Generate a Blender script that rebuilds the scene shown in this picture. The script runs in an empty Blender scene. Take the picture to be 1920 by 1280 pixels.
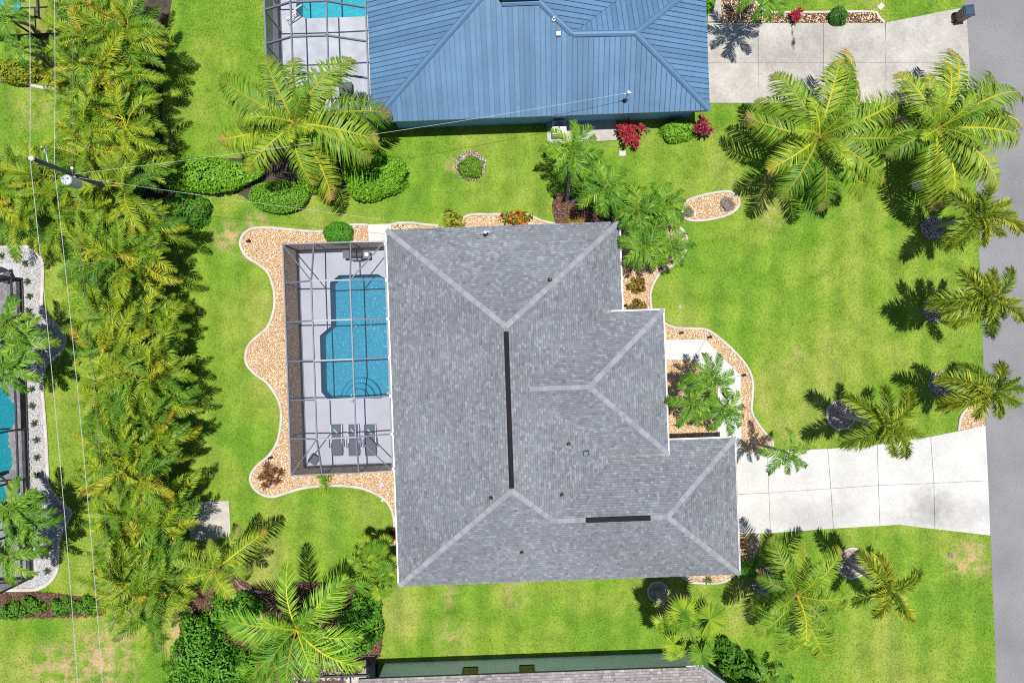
import bpy, math, random
import numpy as np
from mathutils import Vector, Matrix
from mathutils.geometry import tessellate_polygon
sc = bpy.context.scene
COL = sc.collection
R = math.radians
# ------------------------------------------------------------------ camera, sky, sun, exposure
H = 42.7                                    # drone height in metres; 1920 px span 64 m of ground
cam = bpy.data.cameras.new('camera'); cam.sensor_width = 36; cam.lens = 36 * H / 64.0
cam.clip_end = 2000
co = bpy.data.objects.new('camera', cam); COL.objects.link(co)
co.location = (0, 0, H); co.rotation_euler = (0, 0, 0); sc.camera = co
SH = Vector((-0.050, -0.040))               # horizontal shadow shift for one metre of height
sdir = Vector((SH.x, SH.y, -1)).normalized()
w = bpy.data.worlds.new('World'); sc.world = w; w.use_nodes = True
nt = w.node_tree; bg = nt.nodes['Background']
sky = nt.nodes.new('ShaderNodeTexSky'); sky.sky_type = 'NISHITA'; sky.sun_disc = False
sky.sun_elevation = math.asin(-sdir.z); sky.sun_rotation = math.atan2(-sdir.x, -sdir.y)
sky.air_density = 1.0; sky.dust_density = 0.6; sky.ozone_density = 1.5
nt.links.new(sky.outputs[0], bg.inputs[0]); bg.inputs[1].default_value = 0.078
sun = bpy.data.lights.new('sun', 'SUN'); sun.energy = 5.0; sun.angle = R(0.53); sun.color = (1, .965, .90)
so = bpy.data.objects.new('sun', sun); COL.objects.link(so)
so.rotation_euler = sdir.to_track_quat('-Z', 'Y').to_euler(); so.location = (0, 0, 60)
sc.view_settings.view_transform = 'Standard'; sc.view_settings.look = 'None'
sc.view_settings.gamma = 1; sc.view_settings.exposure = 0.42; sc.view_settings.use_curve_mapping = False
sc.cycles.max_bounces = 6; sc.cycles.transparent_max_bounces = 16; sc.cycles.caustics_reflective = False
sc.cycles.caustics_refractive = False
sc.cycles.use_denoising = False; sc.cycles.filter_width = 1.1; sc.cycles.sample_clamp_indirect = 4

# ------------------------------------------------------------------ coordinates
TH = R(2.05); CT, ST = math.cos(TH), math.sin(TH)
def G(px, py, z=0.0):                       # photograph pixel -> point at height z
    k = (1 - z / H) / 30.0
    return Vector(((px - 960) * k, (640 - py) * k, z))
def LV(u, v, z=0.0):                        # the street's own axes (turned 2 degrees)
    return Vector((u * CT - v * ST, u * ST + v * CT, z))
def LI(p): return (p[0] * CT + p[1] * ST, -p[0] * ST + p[1] * CT)

# ------------------------------------------------------------------ object helpers
WM = {}
def register(o, parent=None, world=None):
    COL.objects.link(o)
    world = world or Matrix.Identity(4)
    WM[o.name] = world
    o.matrix_basis = world
    if parent is not None:
        o.parent = parent; o.matrix_parent_inverse = WM[parent.name].inverted()
    return o
def tag(o, label=None, cat=None, group=None, kind=None):
    if label: o['label'] = label
    if cat: o['category'] = cat
    if group: o['group'] = group
    if kind: o['kind'] = kind
    return o
def empty(name, loc, label, cat, group=None):
    o = bpy.data.objects.new(name, None); o.empty_display_size = .3
    register(o, None, Matrix.Translation(Vector(loc)))
    return tag(o, label, cat, group)
def inst(name, mesh, parent=None, world=None):
    return register(bpy.data.objects.new(name, mesh), parent, world)

class MB:
    def __init__(s): s.v = []; s.f = []; s.c = []; s.m = []; s.n = 0
    def add(s, vs, fs, col=None, mi=0):
        b = s.n; s.v.extend([tuple(x) for x in vs]); s.n += len(vs)
        for f in fs: s.f.append([i + b for i in f]); s.c.append(col or (1, 1, 1)); s.m.append(mi)
    def box(s, c, d, rz=0, col=None, mi=0, top=1.0):
        x, y, z = d[0] / 2, d[1] / 2, d[2] / 2; cs, sn = math.cos(rz), math.sin(rz); vs = []
        for k, (a, b_, e) in enumerate(((-x,-y,-z),(x,-y,-z),(x,y,-z),(-x,y,-z),(-x,-y,z),(x,-y,z),(x,y,z),(-x,y,z))):
            if e > 0: a *= top; b_ *= top
            vs.append((c[0] + a * cs - b_ * sn, c[1] + a * sn + b_ * cs, c[2] + e))
        s.add(vs, [(3,2,1,0),(4,5,6,7),(0,1,5,4),(1,2,6,5),(2,3,7,6),(3,0,4,7)], col, mi); return s
    def bar(s, a, b, wd, ht=None, col=None, mi=0):
        a, b = Vector(a), Vector(b); ht = ht or wd; t = (b - a).normalized()
        sx = t.cross(Vector((0, 0, 1)))
        if sx.length < 1e-4: sx = Vector((1, 0, 0))
        sx.normalize(); sy = sx.cross(t).normalized(); vs = []
        for p in (a, b):
            for i, j in ((-1,-1),(1,-1),(1,1),(-1,1)): vs.append(p + sx * i * wd / 2 + sy * j * ht / 2)
        s.add(vs, [(0,1,2,3),(7,6,5,4),(0,4,5,1),(1,5,6,2),(2,6,7,3),(3,7,4,0)], col, mi); return s
    def tube(s, pts, rad, n=8, col=None, mi=0, cap=True, cols=None):
        pts = [Vector(p) for p in pts]; rings = []
        rad = rad if hasattr(rad, '__len__') else [rad] * len(pts)
        for i, p in enumerate(pts):
            t = (pts[min(i + 1, len(pts) - 1)] - pts[max(i - 1, 0)]).normalized()
            sx = t.cross(Vector((0.13, 0.05, 1)) if abs(t.z) < .98 else Vector((1, 0, 0))).normalized(); sy = sx.cross(t)
            rings.append([p + (sx * math.cos(q) + sy * math.sin(q)) * rad[i] for q in (2 * math.pi * k / n for k in range(n))])
        for i in range(len(pts) - 1):
            cc = cols[i] if cols else col
            s.add(rings[i] + rings[i + 1], [(k, (k + 1) % n, n + (k + 1) % n, n + k)[::-1] for k in range(n)], cc, mi)
        if cap:
            s.add(rings[-1], [tuple(range(n))[::-1]], col, mi); s.add(rings[0], [tuple(range(n))], col, mi)
        return s
    def lathe(s, c, prof, n=16, col=None, mi=0):
        c = Vector(c)
        rg = [[c + Vector((r * math.cos(2*math.pi*k/n), r * math.sin(2*math.pi*k/n), z)) for k in range(n)] for r, z in prof]
        for i in range(len(rg) - 1):
            s.add(rg[i] + rg[i + 1], [(k, (k + 1) % n, n + (k + 1) % n, n + k) for k in range(n)], col, mi)
        s.add(rg[-1], [tuple(range(n))], col, mi); return s
    def poly(s, pts, z, holes=(), col=None, mi=0):
        loops = [[Vector((p[0], p[1], 0)) for p in pts]] + [[Vector((p[0], p[1], 0)) for p in h] for h in holes]
        tr = tessellate_polygon(loops); allp = [p for l in loops for p in l]
        out = []
        for t in tr:
            a, b, c = (allp[i] for i in t)
            out.append(t if (b - a).cross(c - a).z > 0 else t[::-1])
        s.add([(p.x, p.y, z) for p in allp], out, col, mi); return s
    def prism(s, pts, z0, z1, col=None, mi=0, bottom=False):
        a = sum(pts[i-1][0]*pts[i][1] - pts[i][0]*pts[i-1][1] for i in range(len(pts)))
        if a < 0: pts = pts[::-1]
        s.poly(pts, z1, col=col, mi=mi); n = len(pts)
        s.add([(p[0], p[1], z0) for p in pts] + [(p[0], p[1], z1) for p in pts],
              [(i, (i + 1) % n, n + (i + 1) % n, n + i) for i in range(n)], col, mi)
        return s
    def mesh(s, name, mats, smooth=False):
        me = bpy.data.meshes.new(name); me.from_pydata(s.v, [], s.f)
        for m in (mats if isinstance(mats, (list, tuple)) else [mats]): me.materials.append(m)
        if any(s.m): me.polygons.foreach_set('material_index', s.m)
        if any(c != (1, 1, 1) for c in s.c[:2000]):
            at = me.attributes.new('col', 'FLOAT_COLOR', 'FACE')
            at.data.foreach_set('color', np.c_[np.array(s.c, dtype=np.float32), np.ones(len(s.c), np.float32)].ravel())
        if smooth: me.polygons.foreach_set('use_smooth', [True] * len(me.polygons))
        me.update(); return me
    def build(s, name, mats, parent=None, smooth=False, **kw):
        return tag(inst(name, s.mesh(name, mats, smooth), parent), **kw)

def np_mesh(name, V, F, mat, C=None):       # many equal triangles, straight from arrays
    me = bpy.data.meshes.new(name); nv, nf = len(V), len(F)
    me.vertices.add(nv); me.vertices.foreach_set('co', np.ascontiguousarray(V, dtype=np.float32).ravel())
    me.loops.add(nf * 3); me.loops.foreach_set('vertex_index', np.ascontiguousarray(F, dtype=np.int32).ravel())
    me.polygons.add(nf); me.polygons.foreach_set('loop_start', np.arange(0, nf * 3, 3, dtype=np.int32))
    if C is not None:
        at = me.attributes.new('col', 'FLOAT_COLOR', 'FACE')
        at.data.foreach_set('color', np.c_[C.astype(np.float32), np.ones(nf, np.float32)].ravel())
    me.materials.append(mat); me.update(calc_edges=True); me.validate(); return me

def smooth(pts, n=5, closed=False):
    out = []; m = len(pts)
    for i in range(m if closed else m - 1):
        g = (lambda k: pts[k % m]) if closed else (lambda k: pts[min(max(k, 0), m - 1)])
        p0, p1, p2, p3 = (Vector(g(i + d)[:2]) for d in (-1, 0, 1, 2))
        for k in range(n):
            t = k / n
            out.append(0.5 * ((2*p1) + (p2-p0)*t + (2*p0-5*p1+4*p2-p3)*t*t + (3*p1-p0-3*p2+p3)*t**3))
    if not closed: out.append(Vector(pts[-1][:2]))
    return out
def GP(lst, z=0): return [G(a, b, z).to_2d() for a, b in lst]
def inside(P, poly):
    x, y = P[:, 0], P[:, 1]; r = np.zeros(len(P), bool); n = len(poly)
    for i in range(n):
        x1, y1 = poly[i - 1][0], poly[i - 1][1]; x2, y2 = poly[i][0], poly[i][1]
        if y1 == y2: continue
        c = ((y1 > y) != (y2 > y)) & (x < (x2 - x1) * (y - y1) / (y2 - y1) + x1)
        r ^= c
    return r

# ------------------------------------------------------------------ materials
def mat(name, base, rough=.7, spec=.3, vary=.0, vscale=6., fine=0., fscale=60., bump=0., bscale=40., metal=0., attr=False, orand=0., coat=0., spots=()):
    m = bpy.data.materials.new(name); m.use_nodes = True; t = m.node_tree; N = t.nodes; Lk = t.links
    b = N['Principled BSDF']; b.inputs['Roughness'].default_value = rough; b.inputs['Metallic'].default_value = metal
    b.inputs['Specular IOR Level'].default_value = spec; b.inputs['Coat Weight'].default_value = coat
    geo = N.new('ShaderNodeNewGeometry'); cur = None
    if attr:
        a = N.new('ShaderNodeAttribute'); a.attribute_name = 'col'
        mx = N.new('ShaderNodeMix'); mx.data_type = 'RGBA'; mx.blend_type = 'MULTIPLY'; mx.inputs[0].default_value = 1
        Lk.new(a.outputs['Color'], mx.inputs[6]); mx.inputs[7].default_value = (*base, 1); cur = mx.outputs[2]
    def mul(fac_socket, lo, hi, cur):
        mr = N.new('ShaderNodeMapRange'); mr.inputs[3].default_value = lo; mr.inputs[4].default_value = hi
        mr.inputs[1].default_value = .25; mr.inputs[2].default_value = .75
        Lk.new(fac_socket, mr.inputs[0])
        mx = N.new('ShaderNodeMix'); mx.data_type = 'RGBA'; mx.blend_type = 'MULTIPLY'; mx.inputs[0].default_value = 1
        if cur is None: mx.inputs[6].default_value = (*base, 1)
        else: Lk.new(cur, mx.inputs[6])
        Lk.new(mr.outputs[0], mx.inputs[7]); return mx.outputs[2]
    def noise(scale, det=3):
        n = N.new('ShaderNodeTexNoise'); n.inputs['Scale'].default_value = scale; n.inputs['Detail'].default_value = det
        Lk.new(geo.outputs['Position'], n.inputs['Vector']); return n.outputs[0]
    if vary: cur = mul(noise(vscale, 5), 1 - vary, 1 + vary, cur)
    if fine: cur = mul(noise(fscale, 2), 1 - fine, 1 + fine, cur)
    if orand:
        oi = N.new('ShaderNodeObjectInfo'); cur = mul(oi.outputs['Random'], 1 - orand, 1 + orand, cur)
    for (px, py, r, dark, sx) in spots:          # stains with ragged outlines
        p = G(px, py); vm = N.new('ShaderNodeVectorMath'); vm.operation = 'SUBTRACT'; vm.inputs[1].default_value = (p.x, p.y, 0); Lk.new(geo.outputs['Position'], vm.inputs[0])
        vs = N.new('ShaderNodeVectorMath'); vs.operation = 'MULTIPLY'; vs.inputs[1].default_value = (sx, 1, 0); Lk.new(vm.outputs[0], vs.inputs[0])
        ln = N.new('ShaderNodeVectorMath'); ln.operation = 'LENGTH'; Lk.new(vs.outputs[0], ln.inputs[0])
        ad = N.new('ShaderNodeMath'); ad.operation = 'MULTIPLY_ADD'; Lk.new(noise(2.2 / max(r, .3), 5), ad.inputs[0]); ad.inputs[1].default_value = -1.6 * r; Lk.new(ln.outputs['Value'], ad.inputs[2])
        mr = N.new('ShaderNodeMapRange'); mr.inputs[1].default_value = -.5 * r; mr.inputs[2].default_value = .35 * r; mr.inputs[3].default_value = dark; mr.inputs[4].default_value = 1; Lk.new(ad.outputs[0], mr.inputs[0])
        mx = N.new('ShaderNodeMix'); mx.data_type = 'RGBA'; mx.blend_type = 'MULTIPLY'; mx.inputs[0].default_value = 1
        if cur is None: mx.inputs[6].default_value = (*base, 1)
        else: Lk.new(cur, mx.inputs[6])
        Lk.new(mr.outputs[0], mx.inputs[7]); cur = mx.outputs[2]
    if cur is None: b.inputs['Base Color'].default_value = (*base, 1)
    else: Lk.new(cur, b.inputs['Base Color'])
    if bump:
        bp = N.new('ShaderNodeBump'); bp.inputs['Strength'].default_value = bump; bp.inputs['Distance'].default_value = .03
        Lk.new(noise(bscale, 4), bp.inputs['Height']); Lk.new(bp.outputs[0], b.inputs['Normal'])
    return m

def leafmat(name, ramp, rough=.5, trans=.26, gloss=.2):
    """foliage: per-face colour times a per-object tint picked from a ramp"""
    m = bpy.data.materials.new(name); m.use_nodes = True; t = m.node_tree; N = t.nodes; Lk = t.links
    b = N['Principled BSDF']; b.inputs['Roughness'].default_value = rough; b.inputs['Specular IOR Level'].default_value = gloss
    a = N.new('ShaderNodeAttribute'); a.attribute_name = 'col'
    oi = N.new('ShaderNodeObjectInfo'); rp = N.new('ShaderNodeValToRGB'); rp.color_ramp.interpolation = 'LINEAR'
    e = rp.color_ramp.elements
    while len(e) < len(ramp): e.new(.5)
    for k, (p, c) in enumerate(ramp): e[k].position = p; e[k].color = (*c, 1)
    Lk.new(oi.outputs['Random'], rp.inputs[0])
    mx = N.new('ShaderNodeMix'); mx.data_type = 'RGBA'; mx.blend_type = 'MULTIPLY'; mx.inputs[0].default_value = 1
    Lk.new(a.outputs['Color'], mx.inputs[6]); Lk.new(rp.outputs[0], mx.inputs[7])
    Lk.new(mx.outputs[2], b.inputs['Base Color'])
    tr = N.new('ShaderNodeBsdfTranslucent'); Lk.new(mx.outputs[2], tr.inputs[0])
    ms = N.new('ShaderNodeMixShader'); ms.inputs[0].default_value = trans
    Lk.new(b.outputs[0], ms.inputs[1]); Lk.new(tr.outputs[0], ms.inputs[2]); Lk.new(ms.outputs[0], N['Material Output'].inputs[0])
    return m

DRY = [(1822, 1040, 1.1, 1.), (1800, 1058, .9, .9), (1838, 1065, .7, .8), (435, 445, 1.2, .8), (462, 470, .7, .7), (480, 418, .8, .6),
       (190, 1235, 2.2, .9), (110, 1262, 2.0, .9), (225, 1200, 1.4, .7), (330, 1190, 1.3, .8), (960, 1110, 1.0, .55), (845, 1117, .7, .5),
       (1450, 395, 1.0, .5), (300, 262, 1.0, .7), (860, 312, .8, .9), (65, 90, 1.5, .5), (1500, 655, .5, .5), (845, 1195, 1.2, .45), (60, 200, 1.6, .4)]
def lawn_nodes(t):
    N, Lk = t.nodes, t.links; geo = N.new('ShaderNodeNewGeometry')
    flat = N.new('ShaderNodeVectorMath'); flat.operation = 'MULTIPLY'; flat.inputs[1].default_value = (1, 1, 0)
    Lk.new(geo.outputs['Position'], flat.inputs[0])
    def noise(scale, det, dist=0):
        n = N.new('ShaderNodeTexNoise'); n.inputs['Scale'].default_value = scale; n.inputs['Detail'].default_value = det
        n.inputs['Distortion'].default_value = dist; Lk.new(flat.outputs[0], n.inputs['Vector']); return n.outputs[0]
    def ramp(src, st):
        r = N.new('ShaderNodeValToRGB'); e = r.color_ramp.elements
        while len(e) < len(st): e.new(.5)
        for k, (p, c) in enumerate(st): e[k].position = p; e[k].color = (*c, 1)
        Lk.new(src, r.inputs[0]); return r.outputs[0]
    def mix(f, a, b, mode='MIX'):
        m = N.new('ShaderNodeMix'); m.data_type = 'RGBA'; m.blend_type = mode
        if isinstance(f, float): m.inputs[0].default_value = f
        else: Lk.new(f, m.inputs[0])
        for s, i in ((a, 6), (b, 7)):
            if isinstance(s, tuple): m.inputs[i].default_value = (*s, 1)
            else: Lk.new(s, m.inputs[i])
        return m.outputs[2]
    big = ramp(noise(.16, 4, .6), [(.30, (.080, .180, .009)), (.45, (.118, .214, .012)), (.58, (.160, .232, .022)), (.74, (.215, .238, .050))])
    mid = ramp(noise(.9, 5, .3), [(.3, (.76, .82, .72)), (.5, (1, 1, 1)), (.7, (1.20, 1.12, 1.35))])
    c = mix(1.0, big, mid, 'MULTIPLY')
    wv = N.new('ShaderNodeTexWave'); wv.bands_direction = 'X'; wv.inputs['Scale'].default_value = .17; wv.inputs['Distortion'].default_value = 2.2; wv.inputs['Detail'].default_value = 3; wv.inputs['Detail Scale'].default_value = .6
    Lk.new(flat.outputs[0], wv.inputs['Vector']); c = mix(1.0, c, ramp(wv.outputs[0], [(.2, (.90, .93, .90)), (.8, (1.10, 1.06, 1.15))]), 'MULTIPLY')
    # worn, sandy spots with their own ragged outlines
    acc = None
    for (px, py, r, a) in DRY:
        p = G(px, py); d = N.new('ShaderNodeVectorMath'); d.operation = 'DISTANCE'; d.inputs[1].default_value = (p.x, p.y, 0)
        Lk.new(flat.outputs[0], d.inputs[0]); mr = N.new('ShaderNodeMapRange')
        mr.inputs[1].default_value = 0; mr.inputs[2].default_value = r * 1.3; mr.inputs[3].default_value = a; mr.inputs[4].default_value = 0
        Lk.new(d.outputs['Value'], mr.inputs[0])
        if acc is None: acc = mr.outputs[0]
        else:
            mm = N.new('ShaderNodeMath'); mm.operation = 'MAXIMUM'; Lk.new(acc, mm.inputs[0]); Lk.new(mr.outputs[0], mm.inputs[1]); acc = mm.outputs[0]
    ns = N.new('ShaderNodeMath'); ns.operation = 'MULTIPLY'; Lk.new(acc, ns.inputs[0])
    rg = N.new('ShaderNodeMapRange'); rg.inputs[1].default_value = .38; rg.inputs[2].default_value = .62; rg.inputs[4].default_value = 1.5
    Lk.new(noise(1.6, 5, .4), rg.inputs[0]); Lk.new(rg.outputs[0], ns.inputs[1])
    cl = N.new('ShaderNodeClamp'); Lk.new(ns.outputs[0], cl.inputs[0])
    return mix(cl.outputs[0], c, (.34, .25, .12)), noise, mix, ramp
def lawn_mat(name, blades):
    m = bpy.data.materials.new(name); m.use_nodes = True; t = m.node_tree; N, Lk = t.nodes, t.links
    b = N['Principled BSDF']; b.inputs['Roughness'].default_value = .75; b.inputs['Specular IOR Level'].default_value = .2
    c, noise, mix, ramp = lawn_nodes(t)
    if blades:
        a = N.new('ShaderNodeAttribute'); a.attribute_name = 'col'; c = mix(1.0, c, a.outputs['Color'], 'MULTIPLY')
    else:
        c = mix(1.0, c, ramp(noise(9., 3), [(.3, (.78, .80, .76)), (.7, (1.2, 1.16, 1.2))]), 'MULTIPLY')
        bp = N.new('ShaderNodeBump'); bp.inputs['Strength'].default_value = .35; bp.inputs['Distance'].default_value = .04
        Lk.new(noise(14., 4), bp.inputs['Height']); Lk.new(bp.outputs[0], b.inputs['Normal'])
    Lk.new(c, b.inputs['Base Color'])
    if blades:
        tr = N.new('ShaderNodeBsdfTranslucent'); Lk.new(c, tr.inputs[0]); ms = N.new('ShaderNodeMixShader'); ms.inputs[0].default_value = .3
        Lk.new(b.outputs[0], ms.inputs[1]); Lk.new(tr.outputs[0], ms.inputs[2]); Lk.new(ms.outputs[0], N['Material Output'].inputs[0])
    return m
def screen_mat(name, col, alpha):
    m = bpy.data.materials.new(name); m.use_nodes = True; t = m.node_tree; N, Lk = t.nodes, t.links
    b = N['Principled BSDF']; b.inputs['Base Color'].default_value = (*col, 1); b.inputs['Roughness'].default_value = .6
    b.inputs['Alpha'].default_value = alpha; return m
def water_mat(name, tint, wave):
    m = bpy.data.materials.new(name); m.use_nodes = True; t = m.node_tree; N, Lk = t.nodes, t.links
    N.remove(N['Principled BSDF']); tr = N.new('ShaderNodeBsdfTransparent'); tr.inputs[0].default_value = (*tint, 1)
    gl = N.new('ShaderNodeBsdfGlossy'); gl.inputs['Roughness'].default_value = .14
    fr = N.new('ShaderNodeFresnel'); fr.inputs[0].default_value = 1.33
    geo = N.new('ShaderNodeNewGeometry'); n = N.new('ShaderNodeTexNoise'); n.inputs['Scale'].default_value = wave; n.inputs['Detail'].default_value = 3
    n.inputs['Distortion'].default_value = .8
    Lk.new(geo.outputs['Position'], n.inputs['Vector']); bp = N.new('ShaderNodeBump'); bp.inputs['Strength'].default_value = .22; bp.inputs['Distance'].default_value = .04
    Lk.new(n.outputs[0], bp.inputs['Height']); Lk.new(bp.outputs[0], gl.inputs['Normal']); Lk.new(bp.outputs[0], fr.inputs['Normal'])
    ms = N.new('ShaderNodeMixShader'); Lk.new(fr.outputs[0], ms.inputs[0]); Lk.new(tr.outputs[0], ms.inputs[1]); Lk.new(gl.outputs[0], ms.inputs[2])
    Lk.new(ms.outputs[0], N['Material Output'].inputs[0]); return m
def basin_mat(name, a, b_, c_):
    m = bpy.data.materials.new(name); m.use_nodes = True; t = m.node_tree; N, Lk = t.nodes, t.links
    b = N['Principled BSDF']; b.inputs['Roughness'].default_value = .6
    geo = N.new('ShaderNodeNewGeometry'); n = N.new('ShaderNodeTexNoise'); n.inputs['Scale'].default_value = 8.0; n.inputs['Detail'].default_value = 5
    n.inputs['Distortion'].default_value = 1.5; Lk.new(geo.outputs['Position'], n.inputs['Vector'])
    r = N.new('ShaderNodeValToRGB'); e = r.color_ramp.elements; e.new(.5)
    for k, (p, c) in enumerate(((.34, a), (.54, b_), (.70, c_))): e[k].position = p; e[k].color = (*c, 1)  # pale mottling paints caustic light flecks into the basin colour
    Lk.new(n.outputs[0], r.inputs[0]); Lk.new(r.outputs[0], b.inputs['Base Color']); return m

M = {}
M['lawn'] = lawn_mat('lawn', False); M['grass'] = lawn_mat('grass_blades', True)
M['asphalt'] = mat('asphalt', (.175, .173, .183), .9, .2, .16, .30, .20, 14, .5, 60)
M['concrete'] = mat('concrete', (.425, .418, .405), .85, .2, .12, .5, .09, 9, .25, 50, spots=((1745,945,1.2,.72,.8),(1530,968,1.5,.84,.5),(1800,965,1.3,.86,.5),(1735,980,1.0,.80,.5)))
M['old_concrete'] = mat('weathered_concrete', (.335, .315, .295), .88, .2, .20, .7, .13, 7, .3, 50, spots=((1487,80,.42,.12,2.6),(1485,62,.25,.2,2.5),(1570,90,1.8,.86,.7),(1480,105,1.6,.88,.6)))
M['joint'] = mat('joint_filler', (.15, .14, .13), .95, .1)
M['walk'] = mat('walk_concrete', (.45, .445, .43), .85, .2, .08, .6, .06, 9, .25, 50)
M['pad_concrete'] = mat('pad_concrete', (.36, .34, .30), .88, .2, .2, 1.5, .1, 14, .3, 50)
M['kerb'] = mat('kerb_concrete', (.42, .39, .355), .85, .2, .18, 1.5, .14, 16, .3, 50)
M['deck'] = mat('painted_deck', (.325, .335, .39), .8, .2, .08, .8, .05, 40, .15, 90)
M['paver'] = mat('deck_paver', (.30, .295, .32), .85, .2, .1, 2, 0, 30, .2, 60, orand=.14)
M['tandeck'] = mat('tan_deck', (.46, .40, .36), .85, .2, .1, 1.2, .06, 20)
M['shingle'] = mat('roof_shingle', (1, 1, 1), .92, .15, .13, .28, .10, 45, .3, 90, attr=True)
M['cap'] = mat('cap_shingle', (.216, .223, .246), .92, .15, .06, 1., .1, 45, .3, 90, orand=.10)
M['roofdeck'] = mat('roof_felt', (.12, .122, .135), .95, .1)
M['white'] = mat('white_aluminium', (.62, .61, .60), .5, .4, .06, 3)
M['stucco'] = mat('grey_stucco', (.48, .49, .52), .9, .2, .06, 2, .05, 60, .3, 80)
M['bluestucco'] = mat('blue_stucco', (.20, .42, .62), .9, .2, .05, 2, .05, 60, .3, 80)
M['skywall'] = mat('pale_blue_stucco', (.82, .85, .99), .9, .2, .05, 2, .05, 60, .3, 80)
M['metalroof'] = mat('blue_metal_roof', (.076, .156, .262), .5, .3, .12, .5, .06, 3, orand=.08)
M['seam'] = mat('blue_metal_seam', (.050, .110, .192), .5, .3)  # ribs coloured darker to paint in groove shadow and dirt
M['metaltrim'] = mat('blue_metal_trim', (.070, .145, .25), .4, .5, .06, 1)
M['cageal'] = mat('cage_aluminium', (.105, .115, .155), .45, .5, .06, 3)
M['darkal'] = mat('dark_bronze_aluminium', (.045, .045, .055), .45, .4)
M['screenr'] = screen_mat('roof_screen', (.10, .11, .14), .10)
M['screenw'] = screen_mat('wall_screen', (.026, .027, .036), .85)
M['screend'] = screen_mat('dark_screen', (.03, .03, .04), .42)
M['water'] = water_mat('pool_water', (.55, .88, .94), 7.0)
M['basin'] = basin_mat('pool_finish_caustics', (.005, .145, .24), (.010, .20, .305), (.075, .36, .47))
M['basin2'] = basin_mat('turquoise_finish_caustics', (.008, .29, .35), (.02, .38, .43), (.11, .50, .54))
M['step'] = mat('pool_step', (.022, .25, .35), .7)
M['steptrim'] = mat('pool_step_trim', (.01, .12, .22), .7)
M['black'] = mat('black_plastic', (.018, .018, .022), .5, .4, .1, 5)
M['vent'] = mat('ridge_vent_black', (.010, .0095, .012), .8, .15, .3, 6, .3, 60)
M['glass'] = mat('window_glass', (.012, .018, .015), .08, .6)
M['sling'] = mat('charcoal_sling', (.085, .085, .115), .8, .2, .06, 8, .06, 90)
M['towel'] = mat('pale_blue_towel', (.16, .36, .44), .9, .1, .1, 20)
M['steel'] = mat('grey_steel', (.30, .31, .33), .35, .5, metal=.6)
M['galv'] = mat('galvanised', (.40, .42, .45), .4, .5, .05, 6)
M['wood'] = mat('pole_wood', (.10, .095, .105), .9, .2, .25, 3, .2, 30)
M['wire'] = mat('bare_wire', (.42, .42, .42), .45, .4)
M['darkwire'] = mat('dark_wire', (.16, .15, .14), .6, .3)
M['binbrown'] = mat('brown_bin', (.17, .10, .065), .5, .4, .1, 4)
M['binlid'] = mat('navy_bin_lid', (.022, .04, .075), .45, .4)
M['gravel'] = mat('gravel_stones', (1, 1, 1), .9, .15, attr=True)
M['bedtan'] = mat('tan_bed_soil', (.42, .28, .16), .95, .1, .2, 3, .3, 14, .6, 30)
M['bedgrey'] = mat('grey_bed_soil', (.36, .355, .365), .95, .1, .12, 3, .2, 14, .6, 30)
M['bedmulch'] = mat('brown_mulch', (.115, .062, .042), .95, .1, .25, 3, .35, 14, .7, 30)
M['beddark'] = mat('dark_soil', (.06, .048, .038), .95, .1, .3, 2, .35, 10, .7, 30)
M['trunk'] = mat('palm_trunk', (.30, .29, .30), .9, .15, .16, 3, .16, 14, .5, 22)
M['trunkbrown'] = mat('fibrous_trunk', (.17, .115, .08), .95, .1, .3, 5, .3, 25, .6, 30)
M['shaft'] = mat('green_crownshaft', (.11, .22, .045), .5, .35, .12, 4)
M['stump'] = mat('cut_stump', (.17, .14, .125), .95, .1, .3, 6, .3, 30, .6, 30)
M['rock'] = mat('grey_rock', (.30, .29, .28), .9, .2, .2, 4, .15, 25, .5, 20)
M['red'] = mat('red_plastic', (.55, .02, .015), .4, .5); M['yellow'] = mat('yellow_plastic', (.62, .40, .02), .4, .5)
M['bluep'] = mat('blue_plastic', (.03, .24, .62), .4, .5)
M['rachis_y'] = mat('yellow_midrib', (.40, .36, .03), .5, .3, orand=.25)
M['rachis_g'] = mat('green_midrib', (.16, .23, .03), .5, .3)
LG = [(0, (.55, .70, .65)), (.5, (1, 1, 1)), (1, (1.45, 1.18, 1.1))]
M['leaf'] = leafmat('palm_leaf', LG)
M['areca'] = leafmat('areca_leaf', [(0, (.28, .56, .75)), (.22, (.70, .92, .9)), (.6, (1.15, 1.10, .9)), (.88, (1.5, 1.22, .9)), (.965, (1.7, 1.15, 1.0)), (1, (2.2, 1.0, 1.5))])
M['bush'] = leafmat('shrub_leaf', [(0, (1, 1, 1)), (1, (1, 1, 1))], rough=.5, trans=.25)

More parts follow.
